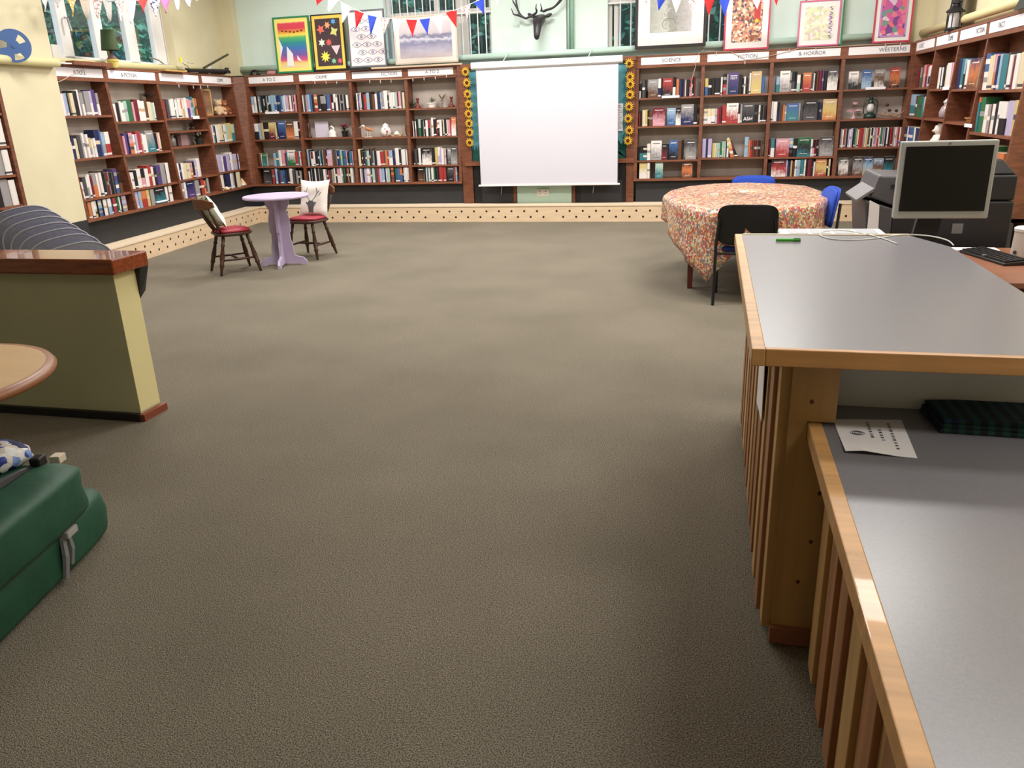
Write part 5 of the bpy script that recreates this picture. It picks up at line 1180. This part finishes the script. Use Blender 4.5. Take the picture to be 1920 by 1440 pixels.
office_chair('black backed stacking chair nearest the counter, facing the floral table', (fc[0] + .245, fc[1] + .25, 0), R_(-3), blued, blackp, blackm)
pc = atY(1412, 331, 9.35); office_chair('blue upholstered chair on the far side of the floral table', (pc[0], 9.12, 0), R_(178), bluef, bluef, blackm, top=float(pc[2]) + .015)
office_chair('blue upholstered chair at the right side of the floral table', (.80, 7.42, 0), R_(97), bluef, bluef, blackm, top=.86)
# stack of grey chairs behind the low wall
tips = [(68, 384), (84, 393), (100, 404), (117, 415), (134, 426), (152, 437), (171, 451)]
for k, (x, y) in enumerate(tips):
    Y_ = 4.95 - .085 * k; p = atY(x, y, Y_)
    nm = ['first (highest)', 'second', 'third', 'fourth', 'fifth', 'sixth', 'seventh (lowest)'][k]
    hw, hh, th = .24, .19, .055; rot = R_(38); cr, sr = math.cos(rot), math.sin(rot); ip = R_(10); ci, si = math.cos(ip), math.sin(ip)
    t = thing('stacking_chair', f'grey upholstered chair, {nm} from left in the stack behind low wall', 'chair', (p[0] - .09, p[1] - .06, 0), 0, 'grey chairs stacked behind the low wall')
    zt = p[2] - hh - .01; out = []; n = 36
    for q in range(n):
        a = 2 * math.pi * q / n; cx_, cy_ = math.cos(a), math.sin(a); u_, v_ = hw * math.copysign(abs(cx_) ** .72, cx_), hh * math.copysign(abs(cy_) ** .72, cy_); out.append((u_ * ci - v_ * si, u_ * si + v_ * ci))
    def T(v): return (v[0] * cr - v[1] * sr, v[0] * sr + v[1] * cr, v[2])
    rr = [[T((x_ * s_, o_ + .22 * (x_ / hw) ** 2 * .12, zt + z_ * s_)) for x_, z_ in out] for s_, o_ in ((.88, -th / 2), (.98, -th / 3), (1, 0), (.98, th / 3), (.88, th / 2))]
    b = MB(); b.ring(rr, greyv); b.build('backrest', t, smooth='auto')
    b = MB(); b.tube([T((x_ * .99, -th / 3 + .22 * (x_ / hw) ** 2 * .12, zt + z_ * .99)) for x_, z_ in out + out[:1]], .0055, greyp, 6, cap=False); b.build('piping', t)
    sz = .46 + .055 * (6 - k); b = MB(); b.ring([[T((x_ * s_ * .85, .24 + z_ * s_, sz + o_)) for x_, z_ in out] for s_, o_ in ((.9, -.02), (1, -.01), (1, .01), (.9, .02))], greyv); b.build('seat', t, smooth='auto')
    for s_ in (-1, 1): MB().tube([T((s_ * .19, .40, sz - .43)), T((s_ * .19, .39, sz - .03)), T((s_ * .19, .05, sz - .02)), T((s_ * .17, .0, zt - .02))], .011, blackm, 6).build('side_frame', t)

# ------------------------------------------------------------------ low wall, oval table, bags
dgreen = mat('pale_green_gloss', (190, 190, 158), .45, .05, 2)
t = thing('low_wall', 'low cream painted partition with polished wooden cap at left', 'partition', (-3.07, 3.53, 0)); L0 = Vector(t.location)
def prt(b, nm, par=t, **k):
    o = b.build(nm, par, **k); o.location = -L0; return o
prt(MB().box(-5.4, -3.07, 3.53, 3.70, .0, .845, dgreen), 'wall_body'); prt(MB().box(-3.0698, -3.066, 3.531, 3.699, .05, .845, mat('end_face_cream', (222, 212, 156), .7)), 'end_face')
capw = mat('polished_cap_wood', (136, 66, 34), .22, .3, 3, stretch=(2, 14, 14), coat=.5)
prt(MB().box(-5.4, -3.01, 3.475, 3.755, .842, .925, capw), 'cap', bevel=.008)
prt(MB().box(-3.066, -3.035, 3.515, 3.715, 0, .04, mat('red_skirting', (130, 66, 44), .5)), 'skirting'); prt(MB().box(-5.4, -3.066, 3.505, 3.53, 0, .045, blackp), 'skirting')
prt(MB().hexa([(-3.09, 3.70, .66), (-3.07, 3.70, .66), (-3.07, 3.76, .70), (-3.09, 3.76, .70), (-3.09, 3.70, .84), (-3.03, 3.70, .84), (-3.03, 3.77, .84), (-3.09, 3.77, .84)], blackp), 'bracket')
t = thing('oval_table', 'pale topped round table with brown edge at the left frame edge', 'table', (-2.82, 2.10, 0)); n = 56; Rr = .498
b = MB(); b.ring([[(r * math.cos(2 * math.pi * k / n), r * math.sin(2 * math.pi * k / n), z) for k in range(n)] for r, z in ((Rr - .035, .742), (0.001, .742))], mat('pale_beech_top', (214, 180, 136), .4, .05, 2, stretch=(1, 8, 1)), cap=False); b.build('tabletop', t)
b = MB(); b.ring([[(r * math.cos(2 * math.pi * k / n), r * math.sin(2 * math.pi * k / n), z) for k in range(n)] for r, z in ((Rr - .04, .705), (Rr - .006, .708), (Rr, .724), (Rr - .012, .74), (Rr - .036, .742))], mat('brown_edge', (150, 96, 60), .4), cap=False); b.build('edge_band', t, smooth=True)
MB().lathe((0, 0, 0), [(.19, 0), (.19, .02), (.06, .05), (.04, .1), (.04, .70), (.15, .704)], blackm, 20).build('pedestal', t, smooth='auto')

def blobby(name, loc, dims, mt, seed, amp, par, rz=0, ex=.5, rot=None):
    """soft sack: rounded box with crumples"""
    b = MB(); rr = random.Random(seed); nu, nv = 30, 16; ph = [rr.uniform(0, 6) for _ in range(6)]; rings = []
    for j in range(nv + 1):
        v = -math.pi / 2 + math.pi * j / nv; ring = []
        for i in range(nu):
            u = 2 * math.pi * i / nu; f = lambda c: math.copysign(abs(c) ** ex, c)
            x, y, z = f(math.cos(v)) * f(math.cos(u)), f(math.cos(v)) * f(math.sin(u)), f(math.sin(v))
            k = 1 + amp * (math.sin(5 * x + ph[0]) * math.cos(4 * y + ph[1]) + .6 * math.sin(9 * y + 5 * z + ph[2]) + .4 * math.cos(11 * x - 6 * z + ph[3]))
            ring.append((x * dims[0] * k, y * dims[1] * k, dims[2] + z * dims[2] * (k if z > 0 else 1)))
        rings.append(ring)
    b.ring(rings, mt); o = b.build(name, par, smooth=True); o.location = loc; o.rotation_euler = rot or (0, 0, rz); return o
t = thing('green_bag', 'dark green nylon bag lying lowest on the floor at left', 'bag', (-2.42, 1.90, 0)); t.rotation_euler.z = R_(103)
blobby('body', (0, 0, 0), (.52, .20, .105), greenb, 3, .02, t, ex=.28)
webm = mat('grey_webbing', (140, 140, 142), .6)
b = MB(); b.tube([(.10, -.203, .02), (.115, -.212, .10), (.13, -.205, .17), (.15, -.15, .208)], .013, webm, 6); b.build('strap', t)
b = MB(); b.tube([(.15, -.203, .05), (.16, -.213, .11), (.165, -.205, .16)], .010, webm, 6); b.build('strap', t)
MB().box(.12, .19, -.235, -.205, .165, .195, silver).build('buckle', t, bevel=.006)
MB().tube([(.525, -.10, .04), (.54, -.05, .14), (.51, .02, .19)], .005, silver, 6).build('zip', t)
t = thing('green_bag', 'large green nylon duffel bag with black zip, lying on the lower bag', 'bag', (-2.37, 1.73, .20)); t.rotation_euler = (0, 0, R_(102))
blobby('body', (0, 0, 0), (.50, .245, .108), greenb, 8, .025, t, ex=.30)
b = MB(); b.tube([(-.4, -.03, .216), (-.1, -.05, .222), (.15, -.06, .224), (.33, -.075, .22), (.42, -.08, .212)], [.02, .035, .03, .014, .006], blackp, 8); b.build('zip_opening', t)
MB().box(.40, .45, -.11, -.07, .208, .245, blackp).build('webbing_tab', t, bevel=.006); MB().box(.485, .53, -.13, -.09, .185, .215, mat('cream_tag', (214, 200, 180), .8)).build('care_tag', t, bevel=.003)
b = MB(); b.tube([(-.25, -.25, .05), (-.18, -.257, .13), (-.12, -.20, .215), (-.02, -.06, .230)], .013, webm, 6); b.build('strap', t)
b = MB(); b.tube([(-.2, .0, .225), (.0, -.01, .232), (.20, -.02, .228)], .014, webm, 6); b.build('strap', t)
b = MB(); b.tube([(-.18, -.12, .225), (.0, -.11, .23), (.14, -.10, .226)], .011, webm, 6); b.build('strap', t)
sp_ = speckle_mat('blue_white_towel', (226, 226, 230), [(50, 70, 160), (230, 230, 230), (120, 150, 210), (36, 40, 90), (214, 206, 196)], 34)
t = thing('towel', 'crumpled blue and white patterned towel on the green bags', 'towel', (-2.52, 2.13, .40)); blobby('folded_cloth', (0, 0, 0), (.11, .10, .045), sp_, 12, .06, t, ex=.8); blobby('hanging_fold', (.02, -.10, 0), (.07, .05, .035), mat('pale_blue_cloth', (176, 196, 210), .8), 13, .05, t, ex=.9)

# ------------------------------------------------------------------ counters
HZ = .977; LZ = .735
t = thing('counter', 'high library counter with grey laminate top and pine edging', 'counter', (.22, 2.2, 0)); L0 = Vector(t.location)
def P_(b, nm, par=t, **k):
    o = b.build(nm, par, **k); o.location = -L0; return o
X0, X1, Y0, Y1 = .125, 1.03, 2.08, 4.03
poly = [(X0 + .035, Y0 + .022), (X1 - .03, Y0 + .022), (X1 - .03, 3.70), (X1 - .12, 3.98), (X0 + .035, Y1 - .02)]
P_(MB().prism(poly, lambda p: (p[0], p[1], HZ - .03), lambda p: (p[0], p[1], HZ), lam), 'worktop')
def strip(b, x0, x1, y0, y1, z0, z1, mt): b.box(x0, x1, y0, y1, z0, z1, mt)
b = MB(); b.box(X0, X0 + .035, Y0, Y1, HZ - .046, HZ + .002, pine); P_(b, 'edge_strip', bevel=.003)
b = MB(); b.box(X0 + .035, X1, Y0, Y0 + .022, HZ - .046, HZ + .002, mat('pine_across', (198, 146, 88), .45, .16, 2.2, stretch=(1.2, 12, 12), coat=.15)); P_(b, 'edge_strip', bevel=.003)
b = MB(); b.box(X0 + .035, X1 - .12, Y1 - .02, Y1, HZ - .046, HZ + .004, pinet); P_(b, 'edge_strip', bevel=.003)
P_(MB().box(.262, X1 - .06, 2.36, 3.99, .05, HZ - .03, white), 'carcass')
P_(MB().box(.37, X1 - .05, 2.345, 2.36, .1, HZ - .03, mat('white_melamine', (226, 226, 226), .5)), 'back_board')
# upright boards on the long side
P_(MB().box(.250, .262, 2.205, 4.0, .03, HZ - .046, pinev), 'cladding_backing')
rb_ = random.Random(5); y = 2.20; k = 0
while y < 3.98:
    w_ = rb_.uniform(.085, .11); ov = .012 if k % 2 else 0
    P_(MB().box(.222 - ov - .006, .250, y, min(y + w_ - (.0 if k % 2 else .012), 4.0), .03 + .01 * rb_.random(), HZ - .046, pinev if k % 3 else pinep), 'cladding_board', bevel=.003)
    y += w_ - (.018 if k % 2 == 0 else 0) ; k += 1
pp = MB()
for (x0, x1, z0, z1) in ((.244, .294, .06, LZ + .006), (.294, .365, .06, LZ - .05), (.244, .367, LZ + .006, HZ - .046)): pp.box(x0, x1, 2.185, 2.205, z0, z1, pinep)
kn = mat('knot', (96, 58, 34), .6)
for x, z in ((.335, .36), (.31, .22), (.345, .52), (.30, .80)): pp.add([(x + .006 * math.cos(a), 2.1845, z + .0075 * math.sin(a)) for a in [k * .785 for k in range(8)]], [tuple(range(8))], kn)
P_(pp, 'end_panel')
P_(MB().box(.240, .37, 2.165, 2.205, .005, .06, mat('pink_pine_plinth', (150, 96, 74), .6, .15, 3)), 'plinth_board')
p = [(.208, 2.55, .62), (.204, 2.78, .60), (.206, 2.80, .90), (.200, 2.52, .905)]
tag(MB().add([(.196, 2.52, .60), (.194, 2.76, .58), (.196, 2.80, .88), (.190, 2.50, .90), (.198, 2.52, .60), (.196, 2.76, .58), (.198, 2.80, .88), (.192, 2.50, .90)], [(0, 1, 2, 3), (7, 6, 5, 4), (0, 1, 5, 4), (1, 2, 6, 5), (2, 3, 7, 6), (3, 0, 4, 7)], paper).build('paper_notice'), 'white paper notice fixed to the aisle side of the high counter', 'notice')
t = thing('counter', 'low counter in the foreground with grey laminate top and pine edging', 'counter', (.37, 1.2, 0)); L0 = Vector(t.location)
Yb = -.6
P_(MB().box(.333, 1.4, Yb, 2.343, LZ - .03, LZ, lam), 'worktop', t)
b = MB(); b.box(.295, .333, Yb, 2.23, LZ - .046, LZ + .002, pine); P_(b, 'edge_strip', t, bevel=.003)
P_(MB().box(.380, .392, Yb, 2.16, .02, LZ - .046, pinev), 'cladding_backing', t)
y = 2.155; k = 0
while y > Yb:
    w_ = rb_.uniform(.085, .11); ov = .014 if k % 2 else 0
    P_(MB().box(.356 - ov, .380, y - w_ + (0 if k % 2 else .01), y, .02, LZ - .046, (pinev, pinep, pinev)[k % 3]), 'cladding_board', t, bevel=.003)
    y -= w_ - (.016 if k % 2 == 0 else 0); k += 1
P_(MB().box(.392, 1.36, Yb, 2.12, .03, LZ - .03, white), 'carcass', t)
# things on the counters
q = [onz(x, y, LZ) for x, y in ((1562, 787), (1690, 788), (1720, 860), (1585, 850))]
b = MB(); z0 = LZ + .0015; pts = [(v[0], v[1]) for v in q]
g = []
nU, nV = 8, 6
for j in range(nV + 1):
    for i in range(nU + 1):
        u, v = i / nU, j / nV; x = (1 - v) * ((1 - u) * pts[0][0] + u * pts[1][0]) + v * ((1 - u) * pts[3][0] + u * pts[2][0]); y = (1 - v) * ((1 - u) * pts[0][1] + u * pts[1][1]) + v * ((1 - u) * pts[3][1] + u * pts[2][1])
        g.append((x, y, z0 + .012 * max(0, v - .5) * max(0, .55 - abs(u - .25)) * 3))
for off in (0, -.0009):
    b.v += [(a, c, z + off) for a, c, z in g]
mi = b.m(paper); M1 = len(g)
for j in range(nV):
    for i in range(nU): k = j * (nU + 1) + i; f = [k, k + 1, k + nU + 2, k + nU + 1]; b.f.append(f); b.mi.append(mi); b.f.append([M1 + v for v in f[::-1]]); b.mi.append(mi)
t = tag(b.build('paper_sheet', fixn=False), 'white printed sheet with oval logo lying on the low counter', 'paper')
b = MB()
def onpaper(u, v): 
    x = (1 - v) * ((1 - u) * pts[0][0] + u * pts[1][0]) + v * ((1 - u) * pts[3][0] + u * pts[2][0]); y = (1 - v) * ((1 - u) * pts[0][1] + u * pts[1][1]) + v * ((1 - u) * pts[3][1] + u * pts[2][1]); return x, y
rr = random.Random(3)
for (u, v0, v1) in ((.48, .1, .75), (.62, .3, .8), (.78, .12, .85)):
    v = v0
    while v < v1:
        l = rr.uniform(.04, .09); a = onpaper(u - .022, v); c = onpaper(u + .022, v + l * .5); d_ = onpaper(u - .022, v + l * .5); e = onpaper(u + .022, v)
        b.add([(a[0], a[1], z0 + .0007), (e[0], e[1], z0 + .0007), (c[0], c[1], z0 + .0007), (d_[0], d_[1], z0 + .0007)], [(0, 1, 2, 3)], inkm); v += l
c_ = onpaper(.28, .42)
for r in (.014, .010, .006): b.tube([(c_[0] + r * 1.3 * math.cos(a), c_[1] + r * math.sin(a), z0 + .001) for a in [k * .52 for k in range(13)]], .0007, inkm, 4)
b.build('printed_text', t, fixn=False)
tart = mat('tartan_wool', (22, 44, 46), .95)
N, L = nodes(tart); tc = N.new('ShaderNodeTexCoord'); mp = N.new('ShaderNodeMapping'); L.new(tc.outputs['Object'], mp.inputs[0])
prev = None
for ax, c1 in (('X', (34, 86, 70)), ('Y', (32, 42, 92))):
    wv = N.new('ShaderNodeTexWave'); wv.bands_direction = ax; wv.inputs['Scale'].default_value = 9; L.new(mp.outputs[0], wv.inputs[0])
    mx = N.new('ShaderNodeMix'); mx.data_type = 'RGBA'; mx.inputs[6].default_value = lin((20, 34, 44)); mx.inputs[7].default_value = lin(c1)
    th = N.new('ShaderNodeMath'); th.operation = 'GREATER_THAN'; th.inputs[1].default_value = .55; L.new(wv.outputs['Fac'], th.inputs[0]); L.new(th.outputs[0], mx.inputs[0])
    if prev: ad = N.new('ShaderNodeMix'); ad.data_type = 'RGBA'; ad.inputs[0].default_value = .5; L.new(prev.outputs[2], ad.inputs[6]); L.new(mx.outputs[2], ad.inputs[7]); L.new(ad.outputs[2], N['Principled BSDF'].inputs['Base Color'])
    prev = mx
t = thing('tartan_blanket', 'folded dark green and navy tartan cloth at the back of the low counter', 'blanket', (.78, 2.24, LZ)); L0 = Vector(t.location)
for k, (z, e) in enumerate(((0, 0), (.012, .004), (.024, .010))):
    b = MB(); pts_ = [(.628 + e, 2.165 + e), (1.05, 2.150 + e), (1.06, 2.335), (.70, 2.338), (.612 + e, 2.325)]
    b.ring([[(x, y, LZ + .001 + z + zz) for x, y in [((px - .8) * s_ + .8, (py - 2.24) * s_ + 2.24) for px, py in pts_]] for s_, zz in ((.985, 0), (1, .004), (1, .008), (.985, .012))], tart); o = b.build('fold', t); o.location = -L0
p = onz(1474, 454, HZ); t = thing('marker_pen', 'bright green pen lying on the high counter near its far left corner', 'pen', (p[0], p[1], HZ + .009)); gp = mat('pen_green', (60, 170, 30), .35)
b = MB(); b.tube([(-.045, 0, 0), (.03, 0, 0)], .007, gp, 10); b.build('barrel', t); b = MB(); b.tube([(.031, 0, 0), (.062, 0, 0)], [.0078, .007], mat('pen_cap_green', (40, 130, 20), .35), 10); b.build('cap', t); MB().box(.032, .06, -.002, .002, .007, .010, gp).build('clip', t)
def cable(label, pts, r, mt, z):
    P = [onz(x, y, z) for x, y in pts]; Q = []
    for i in range(len(P) - 1):
        p0, p1, p2, p3 = P[max(i - 1, 0)], P[i], P[i + 1], P[min(i + 2, len(P) - 1)]
        for j in range(6):
            u = j / 6; Q.append(.5 * ((2 * p1) + (-p0 + p2) * u + (2 * p0 - 5 * p1 + 4 * p2 - p3) * u * u + (-p0 + 3 * p1 - 3 * p2 + p3) * u ** 3))
    Q.append(P[-1]); b = MB(); b.tube([(q[0], q[1], z) for q in Q], r, mt, 6); return tag(b.build('cable', smooth=True), label, 'cable')
cable('white cable looped across the far end of the high counter', [(1682, 457), (1655, 447), (1620, 438), (1580, 432), (1545, 434), (1538, 441), (1560, 448), (1600, 450), (1650, 446), (1690, 440), (1740, 442), (1775, 450), (1788, 460)], .0028, mat('white_cable', (214, 214, 210), .4), HZ + .0035)
# behind the counter: desk, monitor, keyboard, canister, copier, white cabinet
t = thing('desk', 'brown desk behind the counter carrying the monitor', 'desk', (1.4, 4.4, 0)); L0 = Vector(t.location)
bw_ = mat('brown_laminate', (140, 92, 70), .35, .08, 2, stretch=(1, 6, 6))
P_(MB().box(1.10, 2.1, 4.16, 5.15, .70, .728, bw_), 'desktop', t, bevel=.003)
for x in (1.12, 2.04): P_(MB().box(x, x + .03, 4.2, 5.1, 0, .70, bw_), 'side_panel', t)
P_(MB().box(1.15, 2.04, 4.62, 4.64, .2, .70, bw_), 'modesty_panel', t); P_(MB().box(1.15, 2.04, 4.3, 4.62, .52, .54, silver), 'keyboard_tray', t)
a = [atY(x, y, 4.42) for x, y in ((1688, 265), (1865, 263), (1862, 408), (1678, 412))]
t = thing('computer_monitor', 'grey framed computer monitor with blank black screen on the desk', 'monitor', (1.12, 4.45, .73)); L0 = Vector(t.location)
mx0, mx1 = (a[0][0] + a[3][0]) / 2, (a[1][0] + a[2][0]) / 2; mz0, mz1 = (a[2][2] + a[3][2]) / 2, (a[0][2] + a[1][2]) / 2
P_(MB().box(mx0, mx1, 4.42, 4.47, mz0, mz1, silver), 'casing', t, bevel=.006)
P_(MB().box(mx0 + .022, mx1 - .022, 4.415, 4.421, mz0 + .038, mz1 - .024, screenm), 'screen', t)
P_(MB().box((mx0 + mx1) / 2 - .006, (mx0 + mx1) / 2 + .006, 4.4185, 4.4195, mz1 - .016, mz1 - .008, grey), 'badge', t)
P_(MB().box(mx0 + .08, mx1 - .08, 4.47, 4.53, mz0 + .06, mz1 - .06, blackp), 'rear_housing', t, bevel=.01)
P_(MB().hexa([(mx0 + .10, 4.52, .735), (mx0 + .22, 4.52, .735), (mx0 + .22, 4.56, .735), (mx0 + .10, 4.56, .735), (mx0 + .15, 4.48, mz0 + .12), (mx0 + .26, 4.48, mz0 + .12), (mx0 + .26, 4.52, mz0 + .12), (mx0 + .15, 4.52, mz0 + .12)], blackp), 'stand', t)
P_(MB().lathe(((mx0 + mx1) / 2, 4.52, .729), [(.13, 0), (.12, .012), (.04, .016)], blackp, 20), 'foot', t)
kp = [onz(x, y, .732) for x, y in ((1812, 472), (1884, 471), (1918, 496), (1858, 500))]
kc = sum(kp) / 4; t = thing('keyboard', 'black computer keyboard on the brown desk', 'keyboard', (1.52, 4.80, .730)); t.rotation_euler.z = R_(-75)
MB().hexa([(-.21, -.07, 0), (.21, -.07, 0), (.21, .07, 0), (-.21, .07, 0), (-.21, -.07, .012), (.21, -.07, .012), (.21, .07, .022), (-.21, .07, .022)], blackp).build('body', t, bevel=.003)
b = MB(); 
for r in range(5):
    for c in range(17): b.box(-.20 + c * .0237, -.20 + c * .0237 + .019, -.06 + r * .025, -.06 + r * .025 + .02, .014 + r * .0018, .022 + r * .0018, blackp if (r, c) != (0, 8) else grey)
b.build('keys', t)
t = thing('canister', 'white canister with dark dots and lid on the desk at right edge', 'canister', (1.70, 4.86, .729)); MB().lathe((0, 0, 0), [(.072, 0), (.078, .004), (.074, .135), (.074, .14)], mat('cream_enamel', (214, 200, 190), .4), 24).build('body', t, smooth='auto')
MB().lathe((0, 0, .14), [(.077, 0), (.078, .015), (.07, .02), (.0, .022)], white, 24).build('lid', t, smooth='auto')
for a in (-2.7, -1.9, -1.2): MB().lathe((.077 * math.cos(a), .077 * math.sin(a), .03), [(0, -.012), (.009, -.007), (.011, 0), (.009, .007), (0, .012)], mat('dark_dot', (70, 54, 52), .6), 10).build('painted_dot', t)
p = onz(1868, 467, .73); tag(MB().box(1.30, 1.62, 5.02, 5.12, .729, .735, paper).build('paper_sheets', bevel=.001), 'white papers lying on the desk behind the keyboard', 'paper')
# big office copier
t = thing('photocopier', 'large dark grey office photocopier behind the monitor', 'photocopier', (1.35, 5.6, 0)); L0 = Vector(t.location)
cg = mat('copier_grey', (78, 76, 80), .45); cd = mat('copier_dark', (34, 33, 38), .45)
sx = [atY(x, y, 5.35) for x, y in ((1650, 440), (1665, 380), (1620, 392), (1640, 335), (1680, 325), (1690, 360))]
P_(MB().box(1.10, 1.76, 5.35, 5.95, .06, .97, cd), 'body', t, bevel=.01)
P_(MB().hexa([(.98, 5.35, .60), (1.10, 5.35, .60), (1.10, 5.90, .60), (.98, 5.90, .60), (.93, 5.35, .985), (1.10, 5.35, .93), (1.10, 5.90, .93), (.93, 5.90, .985)], cg), 'side_unit', t, bevel=.01)
P_(MB().hexa([(.96, 5.35, 1.0), (1.22, 5.35, .90), (1.22, 5.88, .90), (.96, 5.88, 1.0), (1.00, 5.37, 1.13), (1.20, 5.37, 1.12), (1.20, 5.86, 1.12), (1.00, 5.86, 1.13)], cg), 'output_unit', t, bevel=.012)
P_(MB().box(1.20, 1.76, 5.36, 5.92, .975, 1.12, cd), 'scanner_unit', t, bevel=.01)
P_(MB().hexa([(1.20, 5.38, 1.121), (1.76, 5.38, 1.121), (1.76, 5.9, 1.121), (1.20, 5.9, 1.121), (1.24, 5.42, 1.21), (1.68, 5.42, 1.21), (1.66, 5.86, 1.21), (1.24, 5.86, 1.21)], cd), 'document_feeder', t, bevel=.012)
P_(MB().hexa([(1.12, 5.30, .99), (1.20, 5.30, .96), (1.20, 5.6, .96), (1.12, 5.6, .99), (1.15, 5.30, 1.22), (1.22, 5.30, 1.24), (1.22, 5.6, 1.24), (1.15, 5.6, 1.22)], cg), 'control_panel', t, bevel=.006)
P_(MB().hexa([(.885, 5.36, .97), (.99, 5.36, 1.045), (.99, 5.8, 1.045), (.885, 5.8, .97), (.88, 5.36, .985), (.985, 5.36, 1.06), (.985, 5.8, 1.06), (.88, 5.8, .985)], grey), 'paper_tray', t)
P_(MB().hexa([(.962, 5.335, .70), (1.03, 5.335, .70), (1.03, 5.34, .70), (.962, 5.34, .70), (.955, 5.335, .985), (1.013, 5.335, .955), (1.013, 5.34, .955), (.955, 5.34, .985)], paper), 'paper_notice', t)
P_(MB().box(1.075, 1.10, 5.335, 5.35, .55, .76, silver), 'door_latch', t); P_(MB().box(1.44, 1.50, 5.344, 5.35, .78, .84, grey), 'rating_label', t); P_(MB().box(1.07, 1.11, 5.349, 5.352, 1.06, 1.075, blackp), 'logo', t)
tag(MB().hexa([(1.22, 5.55, 1.215), (1.50, 5.55, 1.215), (1.50, 5.8, 1.215), (1.22, 5.8, 1.215), (1.16, 5.55, 1.31), (1.42, 5.55, 1.25), (1.42, 5.8, 1.25), (1.16, 5.8, 1.31)], mat('folded_blue_cloth', (84, 92, 130), .8)).build('blue_folder', bevel=.004), 'blue grey folder lying on top of the photocopier', 'folder')
t = thing('storage_box', 'white plastic crate with ribbed rim standing just behind the high counter', 'box', (.64, 4.4, 0)); L0 = Vector(t.location)
P_(MB().box(.37, .84, 4.24, 4.42, 0, .92, white), 'crate_body', t, bevel=.02); P_(MB().box(.355, .86, 4.225, 4.435, .915, .945, mat('white_rim', (222, 222, 226), .4)), 'rim', t, bevel=.01)
b = MB()
for k in range(4): b.box(.40 + k * .11, .49 + k * .11, 4.26, 4.40, .9455, .947, mat('grey_slot', (170, 172, 180), .5))
P_(b, 'lid_slots', t)
